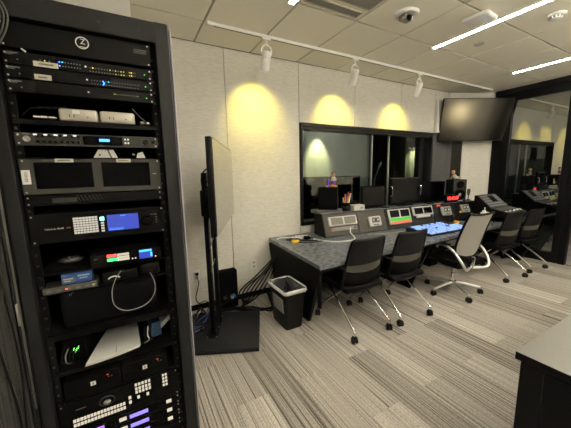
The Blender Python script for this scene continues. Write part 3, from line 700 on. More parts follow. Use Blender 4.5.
fgrid(t, 'button', (0.092,), lin(1.325, 1.360, 4), 0.004, 0.004, GREYTXT); strokes(t, 0.068, 0.090, 1.362, 0.003, GREYTXT, 4, 3)

# lower: small switcher with red/green keys
shelf('black rack shelf carrying the small unit with red and green keys', 1.150, 0.006, 0.35)
t = unit('streaming_unit', 'small black unit with glowing red and green keys and cyan readout', 1.1535, 1.204, -0.178, 0.100, 0.15, ears=False)
fgrid(t, 'key', lin(-0.112, -0.086, 4), (1.192,), 0.0085, 0.012, L_RED, 0.004); fgrid(t, 'key', lin(-0.112, -0.080, 5), (1.174,), 0.0085, 0.010, led('key_green', (0.02, 1.0, 0.12), 3), 0.004)
fgrid(t, 'key', lin(-0.075, -0.036, 6), (1.193, 1.181, 1.170), 0.0075, 0.009, L_KEYW, 0.003)
fgrid(t, 'button', (-0.020, -0.008), (1.193, 1.180), 0.006, 0.006, PLASTIC); fgrid(t, 'button', (-0.020, -0.008), (1.167,), 0.005, 0.005, L_WHT)
fbox(t, 'display', 0.008, 0.062, 1.160, 1.200, L_SCR, 0.002); fbox(t, 'readout', 0.009, 0.060, 1.191, 1.200, L_CYAN, 0.003, label='bright cyan readout')
fbox(t, 'readout', 0.054, 0.062, 1.166, 1.186, L_CYAN, 0.003)
strokes(t, -0.165, -0.152, 1.185, 0.003, GREYTXT, 4, 4)
fgrid(t, 'status_light', (0.075,), (1.163,), 0.004, 0.003, L_ORG)
# mouse, small blue box on a grey switch
shelf('black rack shelf on the left holding mouse, blue box and small switch', 1.066, 0.004, 0.3)
t = thing('computer_mouse', 'dark glossy computer mouse lying behind the blue box in the rack', 'mouse', (-0.262, 1.52, 1.1745))
MB().ball((0, 0, 0.0), 0.05, (1.0, 0.62, 0.36), 18).build('shell', mat('mouse_black', (0.03, 0.03, 0.03), 0.25), t)
MB().box(-0.002, 0.002, -0.03, -0.012, 0.010, 0.017, 0.001, 1).build('scroll_wheel', GREYTXT, t)
tag(MB().box(-0.33, -0.20, 1.46, 1.60, 1.148, 1.156, 0.002, 1).build('mouse_ledge', MATT), 'small black ledge under the mouse in the rack', 'shelf')
t = thing('network_switch', 'small grey desktop switch with a red light under the blue box', 'switch', (-0.253, 1.40, 1.0695))
MB().box(-0.092, 0.092, 0.0, 0.09, 0, 0.026, 0.002, 1).build('case', mat('switch_grey', (0.045, 0.045, 0.042), 0.5), t)
for k in range(5): MB().box(-0.08+k*0.032, -0.064+k*0.032, -0.001, 0.003, 0.006, 0.016).build('port', INK, t)
MB().box(-0.018, -0.012, -0.002, 0, 0.010, 0.014).build('status_light', L_RED, t)
MB().cyl((0.078, 0.0, 0.013), (0.078, -0.006, 0.013), 0.006, 10).build('connector', ALU, t)
t = thing('converter_box', 'blue video converter box with white lettering on the grey switch', 'converter', (-0.232, 1.412, 1.0965), 0.0)
MB().box(-0.052, 0.052, 0.0, 0.07, 0, 0.044, 0.002, 1).build('case', mat('box_blue', (0.015, 0.06, 0.22), 0.45), t)
MB().box(-0.048, -0.004, -0.001, 0.001, 0.008, 0.028).build('dark_panel', INK, t)
for q, (xa, xb, z, hh) in enumerate(((-0.044, -0.012, 0.022, 0.005), (-0.044, -0.020, 0.013, 0.004), (0.004, 0.045, 0.030, 0.006), (0.010, 0.040, 0.019, 0.003))):
    t2 = MB(); r = random.Random(q); x = xa
    while x < xb: wd = r.uniform(0.002, 0.005); t2.box(x, min(x+wd, xb), -0.002, 0, z-hh/2, z+hh/2); x += wd+0.0012
    t2.build('printed_text', mat('pale_blue_print', (0.45, 0.52, 0.62), 0.6), t)
# black case with cables
t = thing('black_case', 'large black soft case with a small white squiggle on its left', 'case', (-0.115, 1.43, 0.888))
MB().box(-0.19, 0.185, 0.0, 0.35, 0.0, 0.178, 0.02, 3).build('body', mat('case_fabric', (0.0025, 0.0025, 0.004), 0.8, spec=0.08, bump=0.3, nscale=200), t)
for q in (-1, 1): MB().tube([(q*0.185*0.98, 0.0, 0.03), (q*0.18, -0.002, 0.155)], 0.003, 6).build('piping', MATT, t)
MB().tube([(-0.152, -0.001, 0.150), (-0.150, -0.002, 0.162), (-0.147, -0.002, 0.152), (-0.143, -0.002, 0.163), (-0.136, -0.002, 0.163)], 0.001, 6).build('printed_mark', GREYTXT, t)
cable('looped_cable', [(-0.07, 1.41, 1.118), (-0.095, 1.395, 1.085), (-0.112, 1.39, 1.03), (-0.105, 1.385, 0.97), (-0.06, 1.385, 0.937), (0.01, 1.385, 0.945), (0.052, 1.39, 0.985), (0.060, 1.395, 1.04), (0.045, 1.405, 1.09)], 0.0018,
      mat('loop_cable', (0.30, 0.29, 0.28), 0.5), 'pale grey cable hanging in a loop before the black case')
t = thing('power_brick', 'black power brick with a white crescent sticker above the black case', 'power supply', (-0.045, 1.43, 1.0705))
MB().box(-0.10, 0.04, 0, 0.08, 0, 0.042, 0.006, 2).build('case', PLASTIC, t)
MB().tube([(-0.055+0.022*math.cos(a), -0.001, 0.010+0.012*math.sin(a)) for a in lin(0.2, PI-0.2, 8)], 0.003, 6).build('sticker', PAPER, t)
t = thing('power_brick', 'black plug block right of the white crescent sticker in the rack', 'power supply', (0.04, 1.43, 1.0705))
MB().box(-0.035, 0.05, 0, 0.09, 0, 0.058, 0.012, 2).build('case', PLASTIC, t); MB().box(-0.02, 0.03, -0.003, 0.0, 0.02, 0.04, 0.001, 1).build('rib', DEV, t)

shelf('black rack shelf under the black case', 0.884, 0.028, 0.45)
# sliding shelf with paper
shelf('lower black rack shelf with a stack of white paper on it', 0.712, 0.018, 0.45)
t = thing('paper_stack', 'stack of white paper sheets hanging out on the lower rack shelf', 'paper', (-0.125, 1.40, 0.7165))
def pgf(k): return lambda u, v: (-0.118+0.062*v+u*(0.214-0.072*v)+0.001*k, v*0.275-0.0015*k, 0.001+0.0028*k+0.022*u*u*(1-v)+0.004*math.sin(v*PI))
for k in range(6):
    MB().sheet(pgf(k), 5, 6, 0.0014).build('sheet', PAPER, t)
MB().tube(smoothpath([(0.0, 0.012, 0.0225), (0.0, 0.04, 0.0225), (0.0, 0.07, 0.0225)], 4), 0.0012, 5).build('fold_line', GREYTXT, t)
t = thing('power_strip_unit', 'dark unit with green lights left of the paper stack', 'rack unit', (-0.285, 1.45, 0.7155))
MB().box(-0.045, 0.045, 0.02, 0.16, 0, 0.11, 0.004, 1).build('case', DEV, t)
for q, (x, z) in enumerate(((-0.004, 0.054), (0.006, 0.05), (0.002, 0.044), (0.013, 0.058))): MB().prism([(x, z), (x+0.003, z), (x+0.006, z+0.012), (x+0.003, z+0.012)], 0.017, 0.02, 'y').build('status_light', L_GRN, t)
for k in range(4): cable('patch_lead', [(-0.315+k*0.012, 1.46, 0.80-k*0.01), (-0.322+k*0.013, 1.425, 0.775), (-0.318+k*0.012, 1.42, 0.745), (-0.30+k*0.012, 1.45, 0.722)], 0.0025, GREYCABLE if k == 1 else CABLE,
      ORD[k]+' from the left of the short patch leads left of the paper stack', group='patch leads left of the paper')
for k in range(3): cable('adapter_lead', [(0.0+k*0.014, 1.46, 0.80), (-0.005+k*0.014, 1.42, 0.775), (0.0+k*0.014, 1.415, 0.755), (-0.02+k*0.014, 1.44, 0.728)], 0.0026, OFFWHITE if k == 1 else CABLE,
      ORD[k]+' from the left of the short leads right of the paper stack', group='leads right of the paper')
t = thing('gadget_box', 'small blue and white box standing right of the paper stack', 'box', (0.075, 1.50, 0.7155), 0.15)
MB().box(-0.045, 0.0, 0, 0.10, 0, 0.075, 0.003, 1).build('blue_part', mat('dull_blue', (0.02, 0.05, 0.10), 0.5), t)
MB().prism([(0.0, 0.035), (0.052, 0.075), (0.052, 0.10), (0.0, 0.06)], 0.0, 0.10, 'y').build('white_flap', OFFWHITE, t)

# two half-width players
shelf('black rack shelf under the two half-width recorders', 0.578, 0.01, 0.4)
for x0, x1, lab in ((-0.327, -0.118, 'left half-width recorder with a square white sticker in the rack'), (-0.112, 0.083, 'right half-width recorder with a square white sticker in the rack')):
    t = unit('half_rack_recorder', lab, 0.5815, 0.662, x0, x1, 0.25, ears=False, group='half-width recorders')
    xm = (x0+x1)/2
    fbox(t, 'sticker', xm-0.012, xm+0.008, 0.612, 0.632, PAPER, 0.002); fbox(t, 'mark', xm-0.004, xm+0.0, 0.617, 0.627, INK, 0.003)
    fgrid(t, 'status_light', (xm+0.055,), (0.643,), 0.008, 0.003, led('dim_red', (1, 0.1, 0.1), 0.8)); fgrid(t, 'button', (xm+0.058, xm+0.070), (0.632,), 0.004, 0.003, GREYTXT)
    fbox(t, 'slot', xm+0.015, xm+0.085, 0.652, 0.655, MATT, 0.001)
    fbox(t, 'seam', x0+0.01, x1-0.01, 0.606, 0.6075, MATT, 0.001)

# key panel
t = unit('control_panel', 'black control panel with two long rows of small lit keys', 0.420, 0.560)
fgrid(t, 'key', lin(-0.308, -0.118, 16), (0.470, 0.448), 0.0095, 0.013, L_KEYW, 0.004)
fgrid(t, 'key', (-0.092,), (0.490, 0.466), 0.011, 0.014, L_KEYW, 0.004)
fgrid(t, 'key', lin(-0.062, -0.005, 5), (0.545, 0.524, 0.506), 0.0095, 0.012, L_KEYW, 0.004); fgrid(t, 'key', (-0.056, -0.016), (0.478,), 0.011, 0.014, L_KEYW, 0.004)
fgrid(t, 'key', (0.058, 0.071), (0.548, 0.530, 0.512, 0.494), 0.009, 0.010, L_KEYW, 0.004)
ox, oz = t.location.x, t.location.z
MB().tube([(-0.182-ox+0.03*math.cos(a), -0.003, 0.515-oz+0.022*math.sin(a)) for a in [2*PI*k/20 for k in range(20)]], 0.0025, 6, closed=True).build('joystick_ring', DGREY, t)
MB().ball((-0.182-ox, -0.006, 0.512-oz), 0.013, (1.2, 0.8, 0.8)).build('joystick', GREYTXT, t)
strokes(t, -0.300, -0.262, 0.520, 0.003, GREYTXT, 8, 3)
for q, z0 in enumerate((0.368, 0.318, 0.268)):
    lab = ['uppermost of three identical panels with purple keys', 'middle of three identical panels with purple keys', 'lowest of three identical panels with purple keys'][q]
    t = unit('key_panel', 'black rack panel, '+lab, z0, z0+0.049, group='panels with purple keys')
    fbox(t, 'purple_key', -0.102, -0.022, z0+0.012, z0+0.031, L_PUR, 0.003); fbox(t, 'purple_key', -0.262, -0.205, z0+0.008, z0+0.030, led('key_violet', (0.45, 0.15, 0.95), 0.9), 0.003)
    fbox(t, 'white_key', 0.062, 0.086, z0+0.018, z0+0.036, L_KEYW, 0.003); fbox(t, 'white_key', -0.145, -0.115, z0+0.014, z0+0.032, L_KEYW, 0.003)
    knob(t, -0.17, z0+0.024, 0.009, 0.010, PLASTIC); knob(t, 0.035, z0+0.024, 0.009, 0.010, PLASTIC)
t = unit('blank_panel', 'blank black rack panel at the bottom of the rack', 0.11, 0.262)
fbox(t, 'rib', -0.33, 0.10, 0.18, 0.186, DEV, 0.003)

# ------------------------------------------------------------------ screen on its floor stand
na = Vector((0.495, 1.88)); fb = Vector((0.985, 2.96)); du = (fb-na); W_ = du.length; du.normalize()
ang = math.atan2(du.y, du.x)             # local +x runs from the near edge to the far edge, local -y faces the room
t = thing('floor_stand_screen', 'flat screen on a black wheeled floor stand, seen edge-on beside the rack', 'screen', (na.x, na.y, 0), ang)
H0, H1 = 1.10, 1.785
MB().box(0.0, W_, 0.004, 0.045, H0, H1, 0.006, 2).build('bezel', BLACK, t)
MB().box(0.012, W_-0.012, -0.001, 0.006, H0+0.012, H1-0.012).build('screen', mat('stand_screen', (0.03, 0.029, 0.026), 0.12, spec=1.0, coat=1.0), t)
MB().box(W_*0.3, W_*0.8, 0.045, 0.06, H0+0.12, H1-0.25, 0.008, 1).build('rear_cover', PLASTIC, t)
def loc2(p): v = Vector((p[0]-na.x, p[1]-na.y)); return (v.dot(du), -v.x*du.y+v.y*du.x)
# poles
pA = loc2((0.569, 2.492)); pB = loc2((0.673, 2.675))
for p in (pA, pB): MB().box(p[0]-0.035, p[0]+0.035, p[1]-0.02, p[1]+0.02, 0.045, 1.55, 0.006, 1).build('pole', BLACK, t)
MB().box(min(pA[0], pB[0])-0.03, max(pA[0], pB[0])+0.03, pA[1]-0.06, pA[1]-0.015, 1.15, 1.43, 0.004, 1).build('mount_plate', BLACK, t)
MB().box(0.36, 0.85, 0.07, pA[1]-0.05, 1.36, 1.42, 0.004, 1).build('mount_arm', BLACK, t)
MB().box(pA[0]-0.045, pA[0]+0.06, pA[1]-0.03, pA[1]+0.035, 1.17, 1.40, 0.008, 1).build('cable_box', PLASTIC, t)
c1 = loc2((0.86, 2.08)); c2 = loc2((1.116, 2.655))
yf = (c1[1]+c2[1])/2
MB().box(c1[0]-0.02, c2[0]+0.02, yf, yf+0.72, 0.006, 0.045, 0.005, 2).build('base_plate', mat('base_steel', (0.022, 0.0225, 0.026), 0.5, spec=0.2, noise=0.12, nscale=50), t)
MB().box(pA[0]-0.10, pB[0]+0.10, pA[1]-0.05, pA[1]+0.05, 0.045, 0.051, 0.002, 1).build('pole_foot', BLACK, t)
for x in (pA[0]-0.085, pA[0]+0.085, pB[0]+0.085):
    for y in (-0.04, 0.04): MB().lathe([(0, 0), (0.006, 0), (0.005, 0.004), (0, 0.004)], (x, pA[1]+y, 0.051), (0, 0, 1), 8).build('bolt', ALU, t)
for x in (c1[0]+0.03, c2[0]-0.03):
    for y in (yf+0.04, yf+0.68): MB().lathe([(0, 0), (0.016, 0), (0.016, 0.007), (0, 0.007)], (x, y, 0), (0, 0, 1), 12).build('foot', RUBBER, t)
for z in (0.66, 0.88): MB().tube([(pA[0]-0.038, pA[1]-0.024, z), (pA[0]+0.038, pA[1]-0.024, z+0.03), (pB[0]-0.04, pA[1]-0.022, z+0.06)], 0.004, 6).build('cable_tie', GREYCABLE, t)
cable('screen_cable', [(0.560, 2.46, 1.38), (0.530, 2.42, 1.46), (0.528, 2.38, 1.53), (0.556, 2.35, 1.575), (0.61, 2.33, 1.59)], 0.0055, CABLE, 'black cable arching from the pole to the screen back, outer', n=7)
cable('screen_cable', [(0.575, 2.46, 1.38), (0.555, 2.43, 1.43), (0.565, 2.39, 1.47), (0.62, 2.36, 1.49)], 0.005, CABLE, 'black cable arching from the pole to the screen back, inner', n=7)

# black box leaning behind, cables
t = thing('subwoofer_box', 'flat black box standing against the wall behind the screen stand', 'box', (0.875, 3.02, 0.065))
MB().box(-0.115, 0.115, -0.04, 0.06, -0.065, 0.375, 0.004, 1).build('case', MATT, t)
MB().box(0.02, 0.06, -0.047, -0.04, 0.06, 0.10, 0.002, 1).build('socket', DGREY, t)
MB().box(-0.06, -0.02, -0.047, -0.04, 0.05, 0.09, 0.002, 1).build('socket', DGREY, t)
for k, (x, z) in enumerate(((0.93, 0.155), (0.905, 0.14))):
    tt = thing('video_plug', ['blue video plug on the flat black box, right one', 'grey video plug on the flat black box, left one'][k], 'plug', (x, 2.955, z))
    MB().box(-0.012, 0.012, -0.04, 0.012, -0.012, 0.012, 0.003, 1).build('shell', mat('plug_blue', (0.02, 0.16, 0.65), 0.4) if k == 0 else OFFWHITE, tt)
    MB().cyl((0, -0.04, 0), (0.0, -0.065, -0.012), 0.005, 8).build('strain_relief', CABLE, tt)
rc = random.Random(5)
G = 'black cables sagging from desk to floor behind the bin'
for k in range(7):
    a = rc.uniform(-0.03, 0.03)
    pts = [(1.49+0.004*k, 2.84+0.03*k, 0.60-0.015*k), (1.44-0.028*k+a, 2.86+0.03*k, 0.50-0.035*k), (1.35-0.045*k, 2.86+0.028*k, 0.30-0.018*k), (1.18-0.03*k, 2.85+0.02*k, 0.12+0.004*k), (0.95, 2.86-0.02*k, 0.03+0.012*k), (0.74+a, 2.90, 0.022), (0.56, 2.84+2*a, 0.02), (0.42, 2.74+a*3, 0.02)]
    cable('sagging_cable', pts, 0.0085, CABLE, ORD[k]+' from the right of the thick black cables sagging from under the desk', group=G)
for k in range(4):
    y = 2.76-0.035*k
    cable('floor_cable', [(1.40-0.02*k, 2.90+0.03*k, 0.05+0.03*k), (1.36-0.03*k, 2.78-0.04*k, 0.012), (1.20-0.03*k, 2.70+0.05*k, 0.012), (1.0, 2.80+0.03*k, 0.015), (0.85, 2.90+0.02*k, 0.02), (0.66, 2.93, 0.02)], 0.008, CABLE,
          'black cable looping on the carpet between bin and screen stand', group='black cables looping on the carpet')
for k in range(5):
    b = rc.uniform(-0.05, 0.05)
    cable('blue_cable', [(0.62, 2.86+b, 0.05+0.01*k), (0.52+b, 2.74, 0.02+0.012*k), (0.45, 2.66+b, 0.05), (0.38, 2.56, 0.03+0.02*k), (0.32, 2.45+b, 0.05)], 0.006, BLUECABLE,
          'blue cable tangled on the floor between rack and screen stand', group='blue cables by the rack')
for k in range(5):
    b = rc.uniform(-0.06, 0.06)
    cable('tangled_cable', [(0.60+b, 2.92, 0.02), (0.52, 2.84+b, 0.09+0.02*k), (0.43+b, 2.72, 0.05), (0.50, 2.60, 0.03+0.02*k), (0.40, 2.50+b, 0.09), (0.32, 2.42, 0.04)], 0.0065, CABLE if k != 2 else GREYCABLE,
          'dark cable tangled on the floor between rack and screen stand', group='dark cables by the rack')
cable('screen_lead', [(0.70, 2.72, 0.20), (0.74, 2.84, 0.12), (0.82, 2.92, 0.10), (0.90, 2.94, 0.14)], 0.005, CABLE, 'black lead curving from the stand pole to the flat black box')

# outlets
def outlet(x, z, lab):
    t = thing('wall_outlet', lab, 'outlet', (x, YB, z), 0, 'wall outlets')
    MB().box(-0.037, 0.037, -0.007, 0, -0.060, 0.060, 0.003, 1).build('cover_plate', WHITE, t)
    for dz in (-0.026, 0.026):
        s = MB().box(-0.017, 0.017, -0.009, -0.006, dz-0.014, dz+0.014, 0.004, 1).build('socket', OFFWHITE, t)
        for dx in (-0.006, 0.006): MB().box(dx-0.0012, dx+0.0012, -0.0098, -0.0085, dz-0.005, dz+0.006).build('slot', INK, s)
outlet(0.563, 0.405, 'white wall outlet with a black plug, between rack and screen pole')
outlet(1.258, 0.412, 'white wall outlet without plug, left of the desk')
t = thing('power_plug', 'black plug in the wall outlet beside the rack', 'plug', (0.565, YB-0.0105, 0.431))
MB().box(-0.016, 0.016, -0.03, 0, -0.014, 0.014, 0.005, 2).build('body', RUBBER, t); MB().cyl((0, -0.02, -0.012), (0, -0.024, -0.04), 0.005, 8).build('strain_relief', RUBBER, t)
cable('wall_lead', [(0.565, 3.096, 0.39), (0.575, 3.09, 0.33), (0.555, 3.09, 0.25), (0.53, 3.07, 0.17), (0.555, 3.05, 0.11), (0.62, 3.03, 0.13), (0.65, 3.0, 0.10), (0.62, 2.96, 0.045), (0.54, 2.92, 0.03)], 0.005, CABLE, 'black power cord dropping from the wall outlet to the floor')

# ------------------------------------------------------------------ waste bin
t = thing('waste_bin', 'black waste bin with a white-edged dark liner bag at the desk end', 'bin', (1.305, 2.37, 0))
def rr(hx, hy, z, r, n=4):
    out = []
    for sx, sy, a0 in ((1, 1, 0), (-1, 1, PI/2), (-1, -1, PI), (1, -1, 1.5*PI)):
        for k in range(n+1):
            a = a0+k*PI/2/n; out.append((sx*(hx-r)+r*math.cos(a), sy*(hy-r)+r*math.sin(a), z))
    return out
def loft(rings, cap0=True, cap1=False):
    mb = MB(); R = [[mb.bm.verts.new(p) for p in ring] for ring in rings]; n = len(R[0])
    for A, B in zip(R, R[1:]):
        for k in range(n): mb.bm.faces.new((A[k], A[(k+1) % n], B[(k+1) % n], B[k]))
    if cap0: mb.bm.faces.new(R[0][::-1])
    if cap1: mb.bm.faces.new(R[-1])
    return mb
loft([rr(0.092, 0.148, 0.0, 0.03), rr(0.095, 0.152, 0.012, 0.03), rr(0.118, 0.182, 0.36, 0.035), rr(0.125, 0.19, 0.362, 0.038), rr(0.125, 0.19, 0.40, 0.038), rr(0.116, 0.18, 0.40, 0.035), rr(0.082, 0.13, 0.02, 0.03)], True, True).build('body', mat('bin_black', (0.005, 0.005, 0.006), 0.42, spec=0.25), t)
rb = random.Random(9)
def jit(ring, a): return [(x+rb.uniform(-a, a), y+rb.uniform(-a, a), z+rb.uniform(-a, a)) for x, y, z in ring]
loft([rr(0.127, 0.193, 0.378, 0.038), rr(0.131, 0.198, 0.388, 0.04), jit(rr(0.134, 0.20, 0.40, 0.04), 0.006), jit(rr(0.128, 0.194, 0.418, 0.038), 0.006), jit(rr(0.118, 0.182, 0.412, 0.034), 0.006)], False, False).build('liner_rim', mat('liner_white', (0, 0, 0)), t, label='pale rolled rim of the liner bag')
rings = []
for q, (hx_, hy_, z_, a_) in enumerate(((0.120, 0.184, 0.412, 0.004), (0.106, 0.168, 0.385, 0.016), (0.092, 0.15, 0.345, 0.022), (0.075, 0.13, 0.30, 0.024), (0.05, 0.09, 0.26, 0.018))): rings.append(jit(rr(hx_, hy_, z_, 0.03, 8), a_))
loft(rings, False, True).build('liner_bag', mat('liner_dark', (0.035, 0.036, 0.042), 0.2, spec=0.8, bump=1.0, nscale=28), t, label='dark crumpled inside of the liner bag')
mb = MB(); mb.sheet(lambda u, v: (0.128+0.006*math.sin(v*PI), -0.10+u*0.03, 0.36-v*0.13+0.02*u), 2, 5, 0.003).xf(Matrix.Rotation(0, 4, 'Z')).build('liner_tie', mat('liner_white', (0, 0, 0)), t)
MB().box(-0.119, -0.114, -0.16, 0.05, 0.20, 0.35, 0.001, 1).xf(Matrix.Rotation(-0.085, 4, 'Y') @ Matrix.Translation((0.008, 0, 0))).build('paper_notice', mat('notice_grey', (0.32, 0.32, 0.32), 0.6), t, label='grey printed notice on the bin side')

# ------------------------------------------------------------------ console desk
DT = 0.72
desk = thing('console_desk', 'long dark control desk with a grey mottled top under the window', 'desk')
mb = MB().prism([(1.385, 1.90), (5.70, 1.98), (5.70, 2.70), (4.93, 2.70), (4.93, 3.10), (1.475, 3.12)], DT-0.035, DT, 'z'); mb.build('desktop', DESKTOP, desk)
MB().prism([(1.395, 1.912), (5.69, 1.99), (5.69, 2.69), (4.93, 2.69), (4.93, 3.09), (1.485, 3.11)], DT-0.06, DT-0.0352, 'z').build('apron', DESKB, desk)
def endp(x0, x1):
    b_ = MB(); P = [(1.96, DT-0.06), (2.26, 0.0), (3.02, 0.0), (3.10, DT-0.06)]
    A = [b_.bm.verts.new((x0+0.05*(1-z/0.66)+0.03*(y-1.96), y, z)) for y, z in P]; B = [b_.bm.verts.new((x1+0.05*(1-z/0.66)+0.03*(y-1.96), y, z)) for y, z in P]
    for k in range(4): b_.bm.faces.new((A[k], A[(k+1) % 4], B[(k+1) % 4], B[k]))
    b_.bm.faces.new(A[::-1]); b_.bm.faces.new(B); return b_
endp(1.43, 1.465).build('end_panel', DESKB, desk); endp(3.02, 3.05).build('support_panel', DESKB, desk); endp(5.50, 5.54).xf(Matrix.Scale(0.9, 4, (0, 1, 0))).build('end_panel', DESKB, desk)
MB().box(1.50, 4.92, 2.90, 2.92, 0.06, DT-0.06).build('modesty_panel', DESKB, desk)
MB().box(1.405, 1.43, 1.94, 1.975, 0.30, DT-0.06).build('front_leg_strip', DESKB, desk)
for x, lab in ((2.58, 'black computer tower under the desk behind the second chair'), (4.15, 'black computer tower under the desk behind the grey task chair')):
    t = thing('computer_tower', lab, 'computer', (x, 2.62, 0), 0, 'computer towers under the desk')
    MB().box(-0.09, 0.09, 0, 0.26, 0.01, 0.42, 0.006, 1).build('case', MATT, t); MB().box(-0.08, 0.08, -0.008, 0, 0.02, 0.41, 0.003, 1).build('front_cover', DEV, t)
    MB().box(-0.05, 0.05, -0.010, -0.008, 0.34, 0.355).build('drive_slot', PLASTIC, t)
    for q in (-0.07, 0.07): MB().box(q-0.015, q+0.015, 0.02, 0.24, 0, 0.01).build('foot', RUBBER, t)

# ------------------------------------------------------------------ console turret (angled housing on the desk)
RO = Vector((2.06, 2.715)); RA = -0.10
def RL(s, b, z): return (RO.x+s*math.cos(RA)-b*math.sin(RA), RO.y+s*math.sin(RA)+b*math.cos(RA), z)
TT = 1.005
tur = thing('console_turret', 'long slanted console housing with built-in displays and intercoms on the desk', 'console', (RO.x, RO.y, DT), RA)
TH = TT-DT
MB().prism([(0.0, 0), (0.10, TH), (0.285, TH), (0.285, 0)], 0.0, 2.93, 'x').build('body', mat('turret_black', (0.008, 0.008, 0.009), 0.45, spec=0.2, noise=0.1), tur)
MB().box(-0.004, 2.934, 0.085, 0.289, TH, TH+0.008, 0.003, 1).build('top_ledge', mat('turret_top', (0.14, 0.15, 0.17), 0.35, noise=0.2, nscale=20), tur)
# slanted face frame: local u along x, t up the slope
sl_len = math.hypot(0.10, TH); sy, sz = 0.10/sl_len, TH/sl_len
FM = Matrix(((1, 0, 0, 0), (0, sz, sy, 0), (0, -sy, sz, 0), (0, 0, 0, 1)))     # (x, out-of-face=-y, up-slope) -> local
def face(name, x0, x1, z0, z1, d0, d1, m, r=0.002, label=None, par=None):
    # z0,z1 absolute heights
    a, b_ = (z0-DT)/TH*sl_len, (z1-DT)/TH*sl_len
    return MB().box(x0, x1, -d1, -d0, a, b_, r, 1).xf(FM).build(name, m, par or tur, label)
MODG = mat('module_grey', (0.042, 0.039, 0.034), 0.5, spec=0.25, noise=0.08); MODD = mat('module_dark', (0.022, 0.022, 0.024), 0.45, noise=0.1); MODB = mat('module_black', (0.014, 0.014, 0.016), 0.4)
mx = [0.004, 0.526, 1.0, 1.475, 1.93, 2.385, 2.925]
for k in range(6): face('module_panel', mx[k]+0.006, mx[k+1]-0.006, 0.732, 0.998, -0.002, 0.006, [MODG, MODG, MODD, MODD, MODB, MODB][k], 0.002)
BEZ = mat('display_bezel', (0.50, 0.49, 0.47), 0.4); OLIVE = mat('olive_lcd', (0.10, 0.095, 0.07), 0.35)
# module 1: pale twin meter
face('meter_bezel', 0.07, 0.505, 0.845, 0.96, 0.006, 0.026, BEZ, 0.008)
face('meter_display', 0.105, 0.28, 0.862, 0.945, 0.026, 0.029, OLIVE); face('meter_display', 0.305, 0.475, 0.862, 0.945, 0.026, 0.029, OLIVE)
face('connector_plate', 0.09, 0.49, 0.785, 0.83, 0.006, 0.016, mat('plate_grey', (0.16, 0.16, 0.16), 0.4)); face('button', 0.10, 0.125, 0.80, 0.822, 0.016, 0.026, RED); face('button', 0.44, 0.47, 0.795, 0.82, 0.016, 0.028, INK)
# intercoms
def intercom(x0, x1, z0, z1, m, lab):
    face('intercom', x0, x1, z0, z1, 0.006, 0.036, m, 0.012, lab); face('speaker_grille', x0+0.25*(x1-x0), x0+0.8*(x1-x0), z0+0.38*(z1-z0), z0+0.85*(z1-z0), 0.036, 0.039, INK, 0.004)
    a, bq = (z0-DT)/TH*sl_len, (z1-DT)/TH*sl_len
    for q in (0.36, 0.52, 0.68):
        MB().lathe([(0, 0), (0.013, 0), (0.013, 0.008), (0, 0.009)], (x0+q*(x1-x0), -0.038, a+0.62*(bq-a)), (0, -1, 0), 12).xf(FM).build('knob', OFFWHITE if q != 0.52 else DGREY, tur)
    face('button_row', x0+0.3*(x1-x0), x0+0.72*(x1-x0), z0+0.14*(z1-z0), z0+0.24*(z1-z0), 0.036, 0.040, INK, 0.001)
intercom(0.682, 0.895, 0.782, 0.918, BEZ, 'pale square intercom with dark grille')
# module 3: twin dark display with green and red strips
face('display_bezel', 1.04, 1.452, 0.78, 0.985, 0.006, 0.026, BEZ, 0.008)
face('display', 1.07, 1.235, 0.875, 0.968, 0.026, 0.029, SCREEN); face('display', 1.262, 1.425, 0.875, 0.968, 0.026, 0.029, SCREEN)
face('green_strip', 1.06, 1.435, 0.825, 0.866, 0.026, 0.028, mat('green_label', (0.06, 0.62, 0.05), 0.6), 0.001); face('red_strip', 1.06, 1.435, 0.784, 0.823, 0.026, 0.028, mat('red_label', (0.80, 0.20, 0.14), 0.6), 0.001)
# module 4: twin dark display
face('display_bezel', 1.505, 1.915, 0.865, 0.992, 0.006, 0.026, BEZ, 0.008); face('display', 1.535, 1.70, 0.885, 0.972, 0.026, 0.029, SCREEN); face('display', 1.722, 1.885, 0.885, 0.972, 0.026, 0.029, SCREEN)
face('lower_bezel', 1.56, 1.84, 0.832, 0.868, 0.006, 0.024, BEZ, 0.006)
intercom(2.085, 2.30, 0.818, 0.955, mat('intercom_grey', (0.22, 0.22, 0.22), 0.4), 'grey intercom on the black module'); face('red_button', 2.03, 2.10, 0.968, 0.99, 0.006, 0.02, led('red_button', (1, 0.05, 0.02), 0.7), 0.003, 'glowing red button')
intercom(2.53, 2.735, 0.835, 0.958, mat('intercom_grey', (0, 0, 0)), 'grey intercom at the right end'); face('yellow_button', 2.50, 2.545, 0.838, 0.866, 0.006, 0.02, YELLOW, 0.003, 'yellow button')
face('power_switch', 1.87, 1.905, 0.835, 0.862, 0.006, 0.022, mat('switch_blue', (0.02, 0.05, 0.2), 0.4), 0.003); face('port_plate', 2.33, 2.37, 0.80, 0.84, 0.006, 0.012, DGREY)
TZ = TT+0.008

